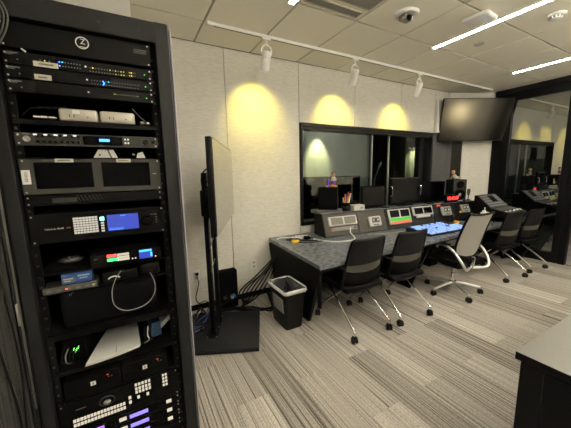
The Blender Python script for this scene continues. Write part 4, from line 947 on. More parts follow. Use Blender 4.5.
# ------------------------------------------------------------------ things on the turret
def on(name, lab, cat, s, b, rz=0, group=None, z=TZ): return thing(name, lab, cat, RL(s, b, z), RA+rz, group)
t = on('equipment_box', 'flat dark grey box under the left loudspeaker', 'box', 0.155, 0.20)
MB().box(-0.21, 0.17, -0.085, 0.08, 0, 0.042, 0.003, 1).build('case', mat('box_grey', (0.07, 0.068, 0.062), 0.5), t); MB().box(-0.18, 0.14, -0.088, -0.085, 0.012, 0.016).build('seam', INK, t)
t = thing('loudspeaker', 'black loudspeaker at the left end of the console, turned away', 'speaker', RL(0.16, 0.195, TZ+0.042), 0.82)
MB().box(-0.10, 0.10, -0.12, 0.12, 0, 0.285, 0.006, 2).build('cabinet', MATT, t)
MB().lathe([(0.075, 0), (0.075, 0.006), (0.066, 0.006), (0.03, -0.004), (0, 0.004)], (0, -0.12, 0.10), (0, -1, 0), 22).build('woofer', DGREY, t)
MB().lathe([(0.04, 0), (0.04, 0.005), (0.03, 0.003), (0.014, -0.002), (0, 0.004)], (0, -0.12, 0.22), (0, -1, 0), 18).build('tweeter', DGREY, t)
# pens
t = on('pen_cup', 'black cup full of pens beside the left loudspeaker', 'cup', 0.432, 0.19)
MB().lathe([(0, 0), (0.055, 0), (0.06, 0.11), (0.056, 0.11), (0.051, 0.012), (0, 0.012)], n=20).build('cup', PLASTIC, t)
MB().lathe([(0.0575, 0.035), (0.060, 0.035), (0.0615, 0.065), (0.0585, 0.065)], n=20).build('band', DGREY, t)
pens = [('red', RED, 0.02, 0.0, 0.22, 0.04), ('orange', ORANGE, 0.0, 0.012, 0.2, -0.01), ('yellow', YELLOW, 0.012, -0.012, 0.17, 0.05), ('black', PLASTIC, 0.03, 0.01, 0.24, 0.07),
        ('cream', mat('cream_wood', (0.55, 0.48, 0.30), 0.6), -0.02, 0.0, 0.16, -0.07), ('tan', mat('tan_wood', (0.40, 0.30, 0.15), 0.6), -0.028, -0.01, 0.13, -0.09), ('white', PAPER, 0.034, 0.0, 0.21, 0.09), ('purple', PURPLE, 0.01, 0.02, 0.19, 0.02)]
for nm, m, x, y, L_, lean in pens:
    p = on('pen', nm+' pen standing in the black cup', 'pen', 0.432+x*0.7, 0.19+y*0.7, 0, 'pens in the cup', TZ+0.012)
    d = Vector((lean*2.6, 0.0, 1)).normalized(); L_ *= 1.05
    MB().tube([Vector((0, 0, 0)), d*L_*0.78], 0.009, 8).build('barrel', m, p); MB().tube([d*L_*0.78, d*L_], 0.010, 8, 0.008).build('cap', m, p)
t = on('tissue_box', 'small white box right of the pen cup', 'box', 0.60, 0.17)
MB().box(-0.095, 0.085, -0.06, 0.06, 0, 0.072, 0.004, 1).build('carton', mat('carton_white', (0.60, 0.58, 0.53), 0.6), t); MB().box(0.01, 0.05, -0.0615, -0.06, 0.02, 0.045).build('printed_mark', GREYTXT, t)
MB().box(-0.05, 0.04, -0.025, 0.025, 0.072, 0.0735).build('lid_slot', OFFWHITE, t)

def monitor(s, b, wd, z0, z1, lab, handles=False, stand=True):
    t = on('desk_monitor', lab, 'monitor', s, b, 0, None)
    q0, q1 = z0-TZ, z1-TZ
    MB().box(-wd/2, wd/2, -0.015, 0.02, q0, q1, 0.004, 1).build('bezel', PLASTIC, t); MB().box(-wd/2+0.014, wd/2-0.014, -0.018, -0.0145, q0+0.02, q1-0.014).build('screen', SCREEN, t)
    if handles:
        MB().box(-wd/2, wd/2, -0.02, 0.02, q1-0.012, q1+0.004, 0.002, 1).build('top_trim', DGREY, t)
        for sg in (-1, 1):
            x = sg*(wd/2+0.0); zc = (q0+q1)/2-0.0
            MB().tube(smoothpath([(x, -0.012, zc-0.07), (x-0.0*sg, -0.04, zc-0.06), (x, -0.045, zc), (x, -0.04, zc+0.06), (x, -0.012, zc+0.07)], 3), 0.009, 8).build('handle', CHROME, t)
    if stand:
        MB().box(-0.03, 0.03, 0.0, 0.03, 0.0, q0+0.05).build('stand_neck', PLASTIC, t); MB().box(-0.14, 0.14, -0.05, 0.025, 0, 0.012, 0.003, 1).build('stand_foot', PLASTIC, t)
    return t
monitor(0.925, 0.235, 0.42, TZ+0.012, 1.325, 'plain black monitor right of the white box on the console')
monitor(1.50, 0.215, 0.56, TZ+0.03, 1.422, 'largest console monitor, framed black screen with silver handles', True)
monitor(2.09, 0.235, 0.56, TZ+0.012, 1.352, 'black monitor left of the right loudspeaker')
# keyboards and small stuff along the ledge
for s, lab in ((1.05, 'small black remote lying before the plain monitor'), (1.93, 'small black remote lying before the third monitor')):
    t = on('remote_control', lab, 'remote', s, 0.12)
    MB().box(-0.06, 0.06, -0.018, 0.018, 0, 0.014, 0.003, 1).build('case', PLASTIC, t)
    for k in range(5): MB().box(-0.045+k*0.02, -0.035+k*0.02, -0.005, 0.005, 0.014, 0.0165).build('button', DGREY, t)
t = on('loudspeaker', 'black two-way loudspeaker at the right end of the console', 'speaker', 2.575, 0.18, -0.35)
MB().box(-0.112, 0.112, -0.10, 0.10, 0, 0.355, 0.008, 2).build('cabinet', mat('spk_face', (0.020, 0.020, 0.021), 0.5), t)
MB().lathe([(0.088, 0), (0.088, 0.008), (0.078, 0.008), (0.05, 0.002), (0.028, 0.001), (0.024, 0.012), (0, 0.018)], (0, -0.10, 0.115), (0, -1, 0), 26).build('woofer', MATT, t)
MB().lathe([(0.024, 0.012), (0.012, 0.02), (0, 0.022)], (0, -0.10, 0.115), (0, -1, 0), 16).build('dust_cap', mat('cap_sheen', (0.25, 0.25, 0.25), 0.25), t)
MB().lathe([(0.06, 0), (0.06, 0.006), (0.045, 0.003), (0.018, -0.002), (0.016, 0.004), (0, 0.008)], (0.0, -0.10, 0.275), (0, -1, 0), 22).build('tweeter', MATT, t)
MB().box(-0.05, 0.06, -0.103, -0.10, 0.012, 0.03, 0.001, 1).build('name_plate', GREYTXT, t)
t = on('studio_clock', 'black clock with glowing red digits before the right loudspeaker', 'clock', 2.40, 0.115)
MB().box(-0.155, 0.155, -0.025, 0.025, 0, 0.125, 0.004, 1).build('case', PLASTIC, t)
text('digits', '10:40:08', 0.080, (0, -0.0262, 0.064), (PI/2, 0, 0), L_RED, t)
t = on('microphone', 'slim dark gooseneck microphone right of the right loudspeaker', 'microphone', 2.84, 0.14)
MB().lathe([(0, 0), (0.04, 0), (0.04, 0.012), (0.012, 0.018), (0.012, 0.02), (0, 0.02)], n=16).build('base', PLASTIC, t)
MB().tube([(0, 0, 0.018), (0, 0, 0.09)], 0.008, 8).build('stem', DGREY, t); MB().lathe([(0, 0.085), (0.014, 0.085), (0.022, 0.13), (0.026, 0.17), (0.02, 0.19), (0, 0.195)], n=14).build('capsule', DGREY, t)

# figurines (bodies grown from a skin skeleton)
def skin(name, verts, edges_, radii, m, parent):
    me = bpy.data.meshes.new(name); me.from_pydata(verts, edges_, []); o = bpy.data.objects.new(name, me); C.objects.link(o); o.parent = parent
    md = o.modifiers.new('skin', 'SKIN'); sv = me.skin_vertices[0].data
    for v, r in zip(sv, radii): v.radius = (r, r)
    sv[0].use_root = True
    o.modifiers.new('sub', 'SUBSURF').render_levels = 1; me.materials.append(m); return o
t = thing('figurine', 'small standing figurine in purple clothes on a wooden base, on the left loudspeaker', 'figurine', RL(0.215, 0.16, TZ+0.327), -0.3)
MB().lathe([(0, 0), (0.05, 0), (0.05, 0.018), (0.044, 0.022), (0, 0.022)], n=20).build('base', WOODO, t)
skin('body', [(0, 0, 0.075), (0, 0, 0.115), (0, 0, 0.13), (-0.025, 0, 0.11), (-0.035, -0.01, 0.08), (0.025, 0, 0.11), (0.037, -0.012, 0.085), (-0.014, 0, 0.05), (-0.015, 0, 0.026), (0.014, 0, 0.05), (0.016, 0, 0.026)],
     [(0, 1), (1, 2), (1, 3), (3, 4), (1, 5), (5, 6), (0, 7), (7, 8), (0, 9), (9, 10)], [0.02, 0.019, 0.01, 0.009, 0.007, 0.009, 0.007, 0.012, 0.008, 0.012, 0.008], SKIN, t)
MB().lathe([(0.023, 0.062), (0.026, 0.07), (0.025, 0.10), (0.029, 0.118), (0.012, 0.132)], n=16).build('shirt', mat('toy_white', (0.6, 0.58, 0.55), 0.6), t)
MB().lathe([(0.032, 0.038), (0.029, 0.05), (0.026, 0.07), (0.0265, 0.078)], n=16).build('shorts', PURPLE, t)
MB().ball((0, 0, 0.155), 0.027, (0.9, 0.95, 1.1)).build('head', SKIN, t); MB().ball((0, 0.006, 0.166), 0.0265, (0.98, 0.95, 0.85)).build('hair', HAIR, t)
MB().box(-0.004, 0.004, -0.031, -0.024, 0.15, 0.158, 0.002, 1).build('nose', SKIN, t)
t2 = on('figurine', 'small purple toy figure standing left of the one in white shirt', 'figurine', 0.135, 0.16, 0, None, TZ+0.327)
MB().lathe([(0, 0), (0.017, 0), (0.02, 0.03), (0.015, 0.06), (0.02, 0.07), (0.02, 0.085), (0.012, 0.098), (0, 0.10)], n=14).build('body', PURPLE, t2); MB().box(-0.03, -0.014, -0.01, 0.01, 0, 0.022, 0.004, 1).build('shoe', PAPER, t2)
t = thing('figurine', 'small reclining figurine in a light blue shirt on the right loudspeaker', 'figurine', RL(2.53, 0.16, TZ+0.355), -0.25)
skin('body', [(0, 0, 0.022), (-0.03, 0, 0.055), (-0.045, 0, 0.085), (-0.055, -0.02, 0.045), (-0.06, -0.03, 0.012), (-0.04, 0.025, 0.05), (-0.07, 0.03, 0.012), (0.04, -0.015, 0.04), (0.085, -0.015, 0.012), (0.045, 0.018, 0.022), (0.10, 0.02, 0.012)],
     [(0, 1), (1, 2), (1, 3), (3, 4), (1, 5), (5, 6), (0, 7), (7, 8), (0, 9), (9, 10)], [0.022, 0.022, 0.012, 0.009, 0.008, 0.009, 0.008, 0.014, 0.01, 0.014, 0.01], SKIN, t)
MB().tube([(0.012, 0, 0.024), (-0.012, 0, 0.042), (-0.038, 0, 0.072)], 0.031, 12, 0.024).build('shirt', LBLUE, t)
MB().ball((-0.056, -0.004, 0.118), 0.026, (0.9, 0.95, 1.1)).build('head', mat('toy_orange_skin', (0.7, 0.35, 0.16), 0.5), t); MB().ball((-0.05, 0.004, 0.128), 0.025, (1, 0.95, 0.8)).build('hair', ORANGE, t)
MB().box(0.09, 0.115, 0.008, 0.032, 0.0, 0.028, 0.006, 2).build('shoe', PAPER, t)

# ------------------------------------------------------------------ things on the desktop
def ond(name, lab, cat, x, y, rz=0, group=None): return thing(name, lab, cat, (x, y, DT+0.0005), rz, group)
t = ond('switcher_panel', 'video switcher panel with glowing ice-blue keys before the grey task chair', 'control panel', 3.60, 2.24, -0.02)
MB().prism([(-0.19, 0.0), (0.18, 0.0), (0.18, 0.055), (-0.19, 0.022)], -0.42, 0.42, 'x').build('case', mat('switcher_case', (0.012, 0.014, 0.02), 0.4), t)
k0 = None; rs = random.Random(3); sl = math.atan2(0.033, 0.37)
for i in range(26):
    for j in range(7):
        x = -0.39+i*0.0311; y = -0.165+j*0.05
        if (i in (8, 17) and j > 1) or (i > 20 and j > 3) or rs.random() < 0.17: continue
        m_ = L_KEY
        if k0 is None: k0 = MB().box(-0.0105, 0.0105, -0.016, 0.016, 0.0, 0.012, 0.002, 1).build('key', m_, t); kk = k0
        else: kk = k0.copy(); C.objects.link(kk)
        kk.location = (x, y, 0.0225+(y+0.19)*0.0892); kk.rotation_euler = (sl, 0, 0)
MB().box(0.30, 0.42, 0.04, 0.16, 0.042, 0.056, 0.003, 1).build('lever_plate', DGREY, t); MB().box(0.33, 0.39, 0.09, 0.105, 0.05, 0.085, 0.003, 1).build('lever', PLASTIC, t)
t = ond('tape_roll', 'small orange and yellow tape roll right of the switcher panel', 'tape', 4.22, 2.36)
MB().lathe([(0.018, 0), (0.042, 0), (0.042, 0.03), (0.018, 0.03), (0.018, 0.0)], n=20).build('roll', YELLOW, t); MB().lathe([(0.03, 0.03), (0.04, 0.03), (0.04, 0.045), (0.03, 0.045), (0.03, 0.03)], n=18).build('inner_roll', ORANGE, t)
t = ond('headset', 'black headset lying before the grey intercoms', 'headset', 4.28, 2.46, 0.5)
MB().tube([(0.085*math.cos(a), 0.03*math.sin(a), 0.025+0.05*math.sin(a)) for a in lin(0, PI, 14)], 0.008, 8).build('headband', PLASTIC, t)
for sg in (-1, 1): MB().lathe([(0, 0), (0.034, 0), (0.038, 0.012), (0.03, 0.028), (0, 0.028)], (sg*0.085-0.014, 0, 0.038), (1, 0, 0), 18).build('ear_cup', PLASTIC, t)
MB().tube(smoothpath([(-0.085, -0.02, 0.03), (-0.06, -0.09, 0.02), (0.0, -0.11, 0.015)], 4), 0.004, 6).build('boom', GREYTXT, t)
for k, (x, y) in enumerate(((4.02, 2.50), (4.5, 2.44))):
    cable('coiled_lead', [(x-0.14, y, DT+0.012), (x-0.05, y+0.05, DT+0.012), (x+0.08, y+0.02, DT+0.014), (x+0.05, y-0.06, DT+0.022), (x-0.06, y-0.05, DT+0.026), (x+0.0, y+0.04, DT+0.032), (x+0.14, y-0.02, DT+0.014)], 0.006, CABLE if k else GREYTXT,
          ['grey lead coiled left of the headset on the desk', 'black lead coiled right of the headset on the desk'][k])
t = ond('desk_phone', 'white handset on a small black stand left of the lighting console', 'phone', 4.775, 2.24, -0.25)
MB().prism([(-0.045, 0.0), (0.045, 0.0), (0.03, 0.10), (-0.03, 0.10)], -0.05, 0.05, 'x').build('stand', PLASTIC, t)
MB().box(-0.062, 0.062, -0.035, 0.035, 0.10, 0.145, 0.014, 3).build('body', mat('phone_white', (0.66, 0.62, 0.57), 0.5), t); MB().box(-0.045, 0.0, -0.02, 0.02, 0.145, 0.172, 0.01, 2).build('handset', PAPER, t)
MB().tube([(-0.01, 0.0, 0.165), (0.005, 0.015, 0.215)], 0.007, 6).build('stub', PAPER, t)
t = ond('keyboard', 'black keyboard with a blue lit bar before the lighting console', 'keyboard', 5.15, 2.10, 0.0)
# left end clutter
t = ond('power_strip', 'white power strip with a red switch at the desk\'s left end', 'power strip', 1.80, 2.865, -0.35)
MB().box(-0.12, 0.12, -0.022, 0.022, 0, 0.028, 0.006, 2).build('body', WHITE, t); MB().box(-0.105, -0.08, -0.010, 0.010, 0.027, 0.034, 0.002, 1).build('switch', RED, t)
for k in range(4): MB().box(-0.055+k*0.042, -0.03+k*0.042, -0.012, 0.012, 0.027, 0.029, 0.001, 1).build('socket', OFFWHITE, t)
t = ond('power_adapter', 'black plug adapter on the white power strip\'s right end', 'adapter', 1.845, 2.80, -0.2)
MB().box(-0.04, 0.03, -0.03, 0.03, 0.0, 0.042, 0.008, 2).build('case', PLASTIC, t); MB().box(0.03, 0.05, -0.012, 0.012, 0.01, 0.026, 0.003, 1).build('plug', RUBBER, t)
t = ond('earplug_case', 'small bright yellow case at the desk\'s left end', 'case', 1.635, 2.74, -0.3)
MB().box(-0.045, 0.045, -0.028, 0.028, 0, 0.026, 0.006, 2).build('case', YELLOW, t); MB().box(-0.046, 0.046, -0.029, 0.029, 0.015, 0.0165).build('lid_seam', ORANGE, t)
cable('white_lead', [(1.52, 2.98, DT+0.006), (1.60, 3.02, DT+0.006), (1.72, 2.96, DT+0.006), (1.80, 3.0, DT+0.006), (1.95, 2.94, DT+0.008)], 0.006, WHITECABLE, 'white lead wriggling behind the white power strip')
cable('white_lead', [RL(0.34, -0.045, 0.83), RL(0.30, -0.10, 0.78), (2.30, 2.46, DT+0.008), (2.08, 2.47, DT+0.006), (1.95, 2.60, DT+0.006), (1.90, 2.74, DT+0.008)], 0.008, WHITECABLE, 'thick white lead running from the pale twin meter across the desk')
cable('black_lead', [(1.60, 2.90, DT+0.006), (1.66, 2.82, DT+0.006), (1.76, 2.76, DT+0.006), (1.86, 2.68, DT+0.006), (1.98, 2.70, DT+0.006), (2.04, 2.84, DT+0.006)], 0.006, CABLE, 'black lead curling around the yellow case')
cable('black_lead', [(1.58, 2.84, DT+0.014), (1.70, 2.88, DT+0.016), (1.74, 2.78, DT+0.014), (1.66, 2.70, DT+0.008), (1.80, 2.62, DT+0.006), (1.97, 2.62, DT+0.006)], 0.005, CABLE, 'black lead running right past the yellow case')
cable('desk_lead', [(2.62, 2.56, DT+0.006), (2.80, 2.50, DT+0.006), (3.05, 2.44, DT+0.006), (3.25, 2.46, DT+0.006)], 0.005, GREYTXT, 'dark lead along the console foot before the pale intercom')
t = bpy.data.objects['keyboard']
MB().box(-0.17, 0.17, -0.07, 0.07, 0, 0.02, 0.004, 1).build('case', PLASTIC, t)
kf = None
for i in range(10):
    for j in range(4):
        p = (-0.148+i*0.033, -0.05+j*0.03, 0.02)
        if kf is None: kf = MB().box(-0.014, 0.014, -0.012, 0.012, 0, 0.006, 0.002, 1).build('key', DGREY, t, loc=p)
        else: copy_part(kf, p)
MB().box(-0.16, 0.0, 0.056, 0.072, 0.02, 0.028, 0.002, 1).build('lit_bar', led('bar_blue', (0.06, 0.2, 0.9), 1.2), t, label='blue lit bar')

# lighting console
t = thing('lighting_console', 'black lighting console with a tilted touch screen by the glass wall', 'mixer', (4.85, 1.95, DT))
prof = [(0.0, 0.09), (0.0, 0.145), (0.25, 0.195), (0.46, 0.385), (0.50, 0.385), (0.50, 0.02), (0.42, 0.02)]
MB().prism(prof, 0.0, 0.56, 'x').build('case', mat('mixer_case', (0.008, 0.008, 0.009), 0.45, spec=0.2), t)
MB().box(0.06, 0.5, 0.10, 0.46, 0.0, 0.03, 0.003, 1).build('stand', MATT, t)
MB().prism([(0.05, 0.0), (0.09, 0.0), (0.09, 0.14), (0.05, 0.13)], 0.10, 0.46, 'x').build('front_support', MATT, t)
a1 = math.atan2(0.05, 0.25); a2 = math.atan2(0.19, 0.21)
M1 = Matrix.Translation((0, 0.0, 0.145)) @ Matrix.Rotation(a1, 4, 'X'); M2 = Matrix.Translation((0, 0.25, 0.195)) @ Matrix.Rotation(a2, 4, 'X')
MB().box(0.015, 0.545, 0.01, 0.245, 0.0, 0.004).xf(M1).build('fader_plate', mat('mixer_grey', (0.02, 0.02, 0.022), 0.45, spec=0.2), t)
MB().box(0.015, 0.545, 0.012, 0.272, 0.0, 0.004).xf(M2).build('screen_plate', mat('mixer_pale', (0.045, 0.048, 0.052), 0.4, spec=0.2), t)
MB().box(0.24, 0.40, 0.12, 0.25, 0.004, 0.008).xf(M2).build('touch_screen', SCREEN, t)
f0 = None
for i in range(15):
    p = M1 @ Vector((0.04+i*0.034, 0.07, 0.004)); s_ = MB().box(-0.002, 0.002, -0.035, 0.035, 0, 0.001)
    if f0 is None: f0 = s_.build('fader_slot', INK, t, loc=p); f0.rotation_euler = (a1, 0, 0); f1 = MB().box(-0.007, 0.007, -0.011, 0.011, 0, 0.012, 0.002, 1).build('fader', PAPER, t, loc=p); f1.rotation_euler = (a1, 0, 0)
    else:
        s_.bm.free(); copy_part(f0, p); copy_part(f1, M1 @ Vector((0.04+i*0.034, 0.07+random.uniform(-0.02, 0.02), 0.004)))
b0 = None
for i in range(15):
    for j in range(3):
        p = M1 @ Vector((0.04+i*0.034, 0.14+j*0.035, 0.004))
        if b0 is None: b0 = MB().box(-0.010, 0.010, -0.010, 0.010, 0, 0.006, 0.002, 1).build('button', mat('button_grey', (0.12, 0.12, 0.125), 0.4), t, loc=p); b0.rotation_euler = (a1, 0, 0)
        else: copy_part(b0, p)
b1 = None
for i in range(9):
    for j in range(5):
        x, y = 0.045+i*0.055, 0.045+j*0.05
        if 0.23 < x < 0.41 and y > 0.11: continue
        p = M2 @ Vector((x, y, 0.004))
        if b1 is None: b1 = MB().box(-0.018, 0.018, -0.014, 0.014, 0, 0.006, 0.002, 1).build('button', mat('button_pale', (0.22, 0.235, 0.25), 0.4), t, loc=p); b1.rotation_euler = (a2, 0, 0)
        else: copy_part(b1, p)

# ------------------------------------------------------------------ wall mounted screen
WS = Vector((5.328, 2.772, 2.366)); wyaw = 0.484
t = thing('wall_screen', 'large dark flat screen hung high on the corner by the glass wall', 'screen', tuple(WS), -wyaw)
t.rotation_euler = (0.191, 0, -wyaw)
MB().box(-0.615, 0.615, -0.005, 0.022, -0.355, 0.355, 0.006, 2).build('bezel', BLACK, t)
MB().box(-0.605, 0.605, -0.008, -0.004, -0.342, 0.345).build('screen', mat('wall_screen_face', (0.004, 0.0037, 0.0035), 0.17, spec=0.8), t)
MB().box(-0.615, 0.615, -0.0085, -0.003, -0.355, -0.346).build('bottom_trim', DGREY, t)
MB().box(-0.2, 0.2, 0.022, 0.04, -0.2, 0.2, 0.004, 1).build('mount_plate', BLACK, t); MB().box(-0.05, 0.05, 0.04, 0.17, -0.06, 0.06, 0.004, 1).build('mount_arm', BLACK, t)

# ------------------------------------------------------------------ conference chairs
MESHB = mesh_weave('chair_mesh', (0.0015, 0.0015, 0.002), (0.0042, 0.0042, 0.005), 260)
FAB = mat('chair_fabric', (0.006, 0.006, 0.007), 0.9, spec=0.1, bump=0.3, nscale=300)
BAND = mat('lumbar_band', (0.042, 0.040, 0.036), 0.4, noise=0.05)
def caster(parent, x, y, zstem, rz=0.3, st=CHROME):
    c = MB().lathe([(0, -0.012), (0.026, -0.012), (0.03, -0.007), (0.03, 0.007), (0.026, 0.012), (0, 0.012)], (-0.014, 0, 0.03), (1, 0, 0), 16).lathe([(0, -0.012), (0.026, -0.012), (0.03, -0.007), (0.03, 0.007), (0.026, 0.012), (0, 0.012)], (0.014, 0, 0.03), (1, 0, 0), 16)
    c.box(-0.02, 0.02, -0.022, 0.022, 0.036, 0.064, 0.008, 2)
    o = c.build('caster', RUBBER, parent, loc=(x, y, 0)); o.rotation_euler = (0, 0, rz)
    MB().cyl((0, 0, 0.06), (0, 0, zstem), 0.008, 10).build('caster_stem', st, o)
    return o
def back_pt(u, z):
    # u -1..1 across, z height: the back curves round the sitter and leans toward the rear
    tt_ = (z-0.44)/0.48
    hw = 0.225-0.03*tt_**2
    y = -0.17-0.05*tt_-0.03*tt_*tt_+0.055*(abs(u)**2.2)*(1-0.35*tt_)
    return (u*hw, y, z)
def conf_chair(loc, rz, lab):
    t = thing('conference_chair', lab, 'chair', loc, rz, 'black conference chairs at the desk')
    MB().box(-0.225, 0.225, -0.20, 0.25, 0.425, 0.475, 0.022, 3).build('seat', FAB, t)
    MB().box(-0.20, 0.20, -0.16, 0.22, 0.405, 0.425, 0.006, 1).build('seat_pan', PLASTIC, t)
    MB().sheet(lambda u, v: back_pt(2*u-1, 0.69+0.235*v), 12, 8, 0.012).build('backrest_mesh', MESHB, t)
    def shell(u, v):
        q = 2*u-1; zz = 0.385+0.05*(abs(q)**3)+(0.625-0.385-0.05*(abs(q)**3))*v
        zz = zz-0.022*(1-q*q)*(v)
        p = back_pt(q, zz); return (p[0], p[1]+0.03*(1-v)*(1-v), p[2])
    MB().sheet(shell, 12, 6, 0.016).build('back_shell', PLASTIC, t)
    MB().sheet(lambda u, v: (lambda q: back_pt(q, 0.605+0.028*q*q+(0.05+0.024*(1-q*q))*v))(2*u-1), 12, 3, 0.008).build('lumbar_band', BAND, t, label='pale lumbar band across the back')
    rim = [back_pt(-1, z) for z in lin(0.44, 0.90, 8)]+[back_pt(q, 0.925) for q in lin(-0.94, 0.94, 8)]+[back_pt(1, z) for z in lin(0.90, 0.44, 8)]
    MB().tube(smoothpath(rim, 2), 0.014, 8).build('back_frame', PLASTIC, t)
    for sg in (-1, 1):
        x = sg*0.245
        MB().tube(smoothpath([(sg*0.222, -0.165, 0.655), (sg*0.258, -0.12, 0.668), (sg*0.265, -0.02, 0.668)], 4), 0.013, 8).build('arm_bracket', PLASTIC, t)
        MB().box(sg*0.265-0.024, sg*0.265+0.024, -0.06, 0.12, 0.664, 0.685, 0.008, 2).build('armrest', PLASTIC, t)
    for sx in (-1, 1):
        for sy, y0 in ((-1, 0.13), (1, -0.04)):
            y1 = sy*0.29
            MB().tube(smoothpath([(sx*(0.185 if sy < 0 else 0.165), y0, 0.40), (sx*(0.20 if sy < 0 else 0.185), y0*0.55+y1*0.45, 0.27), (sx*0.216, y1-sy*0.02, 0.118), (sx*0.219, y1, 0.088)], 4), 0.0115, 8).build('leg', CHROME, t)
            caster(t, sx*0.219, y1, 0.10, random.uniform(-0.8, 0.8))
    MB().cyl((-0.19, 0.10, 0.398), (0.19, 0.10, 0.398), 0.016, 10).cyl((-0.17, -0.03, 0.398), (0.17, -0.03, 0.398), 0.016, 10).build('underframe', PLASTIC, t)
    return t
ch = conf_chair((1.865, 2.02, 0), -0.02, 'black conference chair nearest the waste bin, first from the left')
dup(ch, (2.46, 1.995, 0), -0.05, 'black conference chair second from the left, next to the grey task chair')
dup(ch, (4.57, 1.97, 0), -0.10, 'black conference chair between the grey task chair and the last chair')
dup(ch, (5.24, 1.97, 0), -0.08, 'black conference chair nearest the glass wall, last on the right')

# task chair
t = thing('task_chair', 'grey mesh task chair with polished arms and a five-star base', 'chair', (3.45, 1.92, 0), math.radians(-9))
for k in range(5):
    a = math.radians(99+9+72*k); d = Vector((math.cos(a), math.sin(a), 0))
    MB().tube([d*0.02+Vector((0, 0, 0.125)), d*0.12+Vector((0, 0, 0.118)), d*0.305+Vector((0, 0, 0.085))], 0.022, 10, 0.013).build('leg', mat('base_chrome', (0.9, 0.9, 0.9), 0.32, 0.85), t)
    caster(t, d.x*0.31, d.y*0.31, 0.085, a, CHROME)
MB().lathe([(0.0, 0.09), (0.035, 0.09), (0.038, 0.145), (0.026, 0.15), (0.026, 0.25), (0.016, 0.255), (0.016, 0.36), (0, 0.36)], n=18).build('gas_column', CHROME, t)
MB().box(-0.10, 0.10, -0.14, 0.12, 0.345, 0.395, 0.012, 2).build('mechanism', PLASTIC, t)
def seatf(u, v):
    q = 2*u-1; y = -0.22+0.47*v
    return (q*(0.235-0.03*max(0, v-0.75)*4*abs(q)), y, 0.43+0.012*q*q-0.03*max(0, v-0.7)**2*8)
MB().sheet(seatf, 10, 10, 0.06).build('seat', FAB, t)
def tback(u, v):
    q = 2*u-1; z = 0.52+0.51*v; hw = 0.195+0.010*math.sin(v*PI)-0.03*(max(0, 0.3-v)/0.3)**2-0.01*v
    y = -0.19-0.05*v-0.075*v*v+0.05*q*q*(1-0.7*v)
    return (q*hw, y, z+0.012*q*q*v)
GM = mesh_weave('grey_mesh', (0.25, 0.245, 0.23), (0.36, 0.35, 0.33), 300)
MB().sheet(tback, 10, 12, 0.008).build('backrest_mesh', GM, t)
rim = [tback(0, v) for v in lin(0, 1, 10)]+[tback(u, 1) for u in lin(0.1, 0.9, 8)]+[tback(1, v) for v in lin(1, 0, 10)]
MB().tube(smoothpath(rim, 2), 0.013, 8).build('back_frame', PLASTIC, t)
MB().tube(smoothpath([tback(0.0, 0.04), (0, -0.20, 0.50), tback(1.0, 0.04)], 6), 0.014, 8).build('lower_rail', PLASTIC, t)
MB().tube(smoothpath([(0, -0.10, 0.36), (0, -0.22, 0.38), (0, -0.24, 0.52)], 4), 0.02, 8).build('back_post', CHROME, t)
for sg in (-1, 1):
    MB().tube(smoothpath([(sg*0.03, -0.22, 0.38), (sg*0.17, -0.29, 0.40), (sg*0.217, -0.26, 0.49), (sg*0.234, -0.16, 0.60), (sg*0.230, -0.05, 0.64), (sg*0.224, 0.04, 0.635), (sg*0.217, 0.07, 0.59)], 5), 0.015, 10).build('arm', mat('base_chrome', (0, 0, 0)), t)
    MB().box(sg*0.230-0.026, sg*0.230+0.026, -0.12, 0.03, 0.652, 0.667, 0.008, 2).build('arm_pad', PLASTIC, t)

# ------------------------------------------------------------------ foreground table
t = thing('side_table', 'black cabinet with a pale grey top in the lower right foreground', 'table', (1.42, 0.497, 0))
MB().box(0.0, 2.4, -1.4, 0.0, 0.705, 0.74, 0.003, 2).build('top', mat('pale_laminate', (0.17, 0.163, 0.152), 0.35, noise=0.05, nscale=80), t)
MB().box(0.0, 0.004, -1.4, 0.0, 0.706, 0.739).xf(Matrix.Translation((-0.0025, 0, 0))).build('edge_band', DESKB, t)
MB().box(0.004, 0.03, -1.38, -0.02, 0.0, 0.70, 0.002, 1).build('side_panel', DESKB, t)
MB().box(0.0, 0.02, -0.10, -0.02, 0.0, 0.70, 0.002, 1).build('corner_post', DESKB, t)
MB().box(0.03, 2.37, -0.06, -0.02, 0.02, 0.70).build('back_panel', DESKB, t); MB().box(2.37, 2.4, -1.38, -0.02, 0.0, 0.70).build('side_panel', DESKB, t)
MB().box(-0.002, 0.004, -0.020, -0.008, 0.693, 0.703).build('edge_clip', ALU, t)

# ------------------------------------------------------------------ studio contents
def curtain(x0, x1, y, nw, amp, m, lab, name='studio_curtain'):
    o = MB().sheet(lambda u, v: (x0+(x1-x0)*u, y+amp*math.sin(u*nw*2*PI), 0.02+3.1*v), nw*8, 2, 0.01).build(name, m); return tag(o, lab, 'curtain')
curtain(2.2, 4.98, 4.9, 6, 0.015, mat('curtain_grey', (0.50, 0.54, 0.50), 0.9), 'pale grey-green curtain seen through the window\'s left pane')
curtain(6.6, 9.0, 6.4, 9, 0.05, mat('curtain_dark', (0.10, 0.115, 0.105), 0.9), 'dim grey curtain seen through the right window panes')
t = thing('studio_monitor', 'large dark screen in the studio beyond the window', 'screen', (3.45, 4.35, 0))
MB().box(-0.75, 0.75, 0.0, 0.05, 0.65, 1.44, 0.008, 1).build('bezel', MATT, t); MB().box(-0.73, 0.73, -0.004, 0.0, 0.67, 1.42).build('screen', SCREEN, t)
MB().box(-0.05, 0.05, 0.03, 0.08, 0.02, 0.9).build('pole', MATT, t); MB().box(-0.4, 0.4, -0.2, 0.3, 0, 0.03, 0.004, 1).build('base', MATT, t)
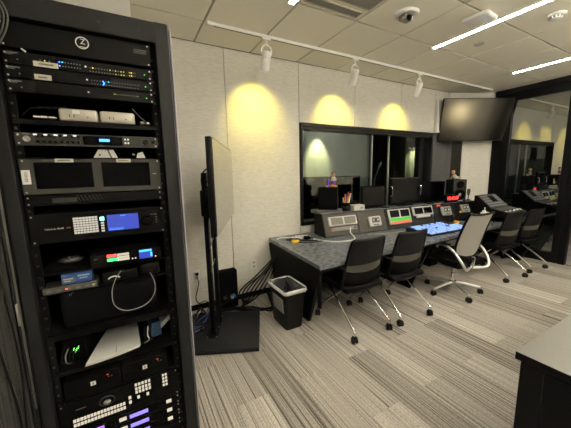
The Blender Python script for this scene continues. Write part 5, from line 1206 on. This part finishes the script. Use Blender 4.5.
def micstand(x, y, zt, lab):
    t = thing('microphone_stand', lab, 'stand', (x, y, 0))
    MB().cyl((0, 0, 0.02), (0, 0, zt-0.25), 0.012, 8).build('pole', SILVER, t); MB().lathe([(0, 0), (0.13, 0), (0.13, 0.02), (0, 0.03)], n=18).build('base', MATT, t)
    MB().tube([(0, 0, zt-0.28), (0.08, -0.05, zt)], 0.009, 8).build('boom', SILVER, t); MB().lathe([(0, 0), (0.018, 0), (0.025, 0.05), (0.02, 0.11), (0, 0.115)], (0.08, -0.05, zt-0.02), (0.3, -0.2, 1), 12).build('microphone', SILVER, t)
micstand(4.55, 4.3, 1.62, 'silver microphone stand in the studio, left of the window mullions')
micstand(6.7, 4.9, 1.68, 'silver microphone stand in the studio, behind the largest monitor')
def studio_spot(x, y, ty, lab, e):
    t = thing('studio_spotlight', lab, 'spotlight', (x, y, 2.62))
    MB().cyl((0, 0, 0.57), (0, 0, -0.10), 0.01, 8).build('stem', MATT, t)
    d = Vector((0, ty-y, -0.62)).normalized(); MB().lathe([(0, -0.07), (0.05, -0.07), (0.055, 0.07), (0.05, 0.07), (0.045, 0.0), (0, 0)], (0, 0, -0.15), d, 18).build('lamp_head', MATT, t)
    ld = bpy.data.lights.new('studio_beam', 'SPOT'); ld.energy = e; ld.color = (1.0, 0.85, 0.45); ld.spot_size = math.radians(60); ld.spot_blend = 0.8; ld.shadow_soft_size = 0.03
    lo = bpy.data.objects.new('studio_beam', ld); C.objects.link(lo); lo.parent = t; lo.location = Vector((0, 0, -0.15))+d*0.09; lo.rotation_euler = d.to_track_quat('-Z', 'Y').to_euler()
studio_spot(3.50, 4.50, 4.9, 'small spotlight washing the pale studio curtain', 55)
studio_spot(8.55, 5.9, 6.4, 'small spotlight washing the dim studio curtain', 160)
panel_lamp('added_studio_light', 'dim unseen ceiling light added to brighten the studio beyond the window', (3.6, 4.0, 3.2), 0.6, 0.4, 4.5, (0.92, 1.0, 0.95))  # out-of-sight lamp added to lift the studio curtain
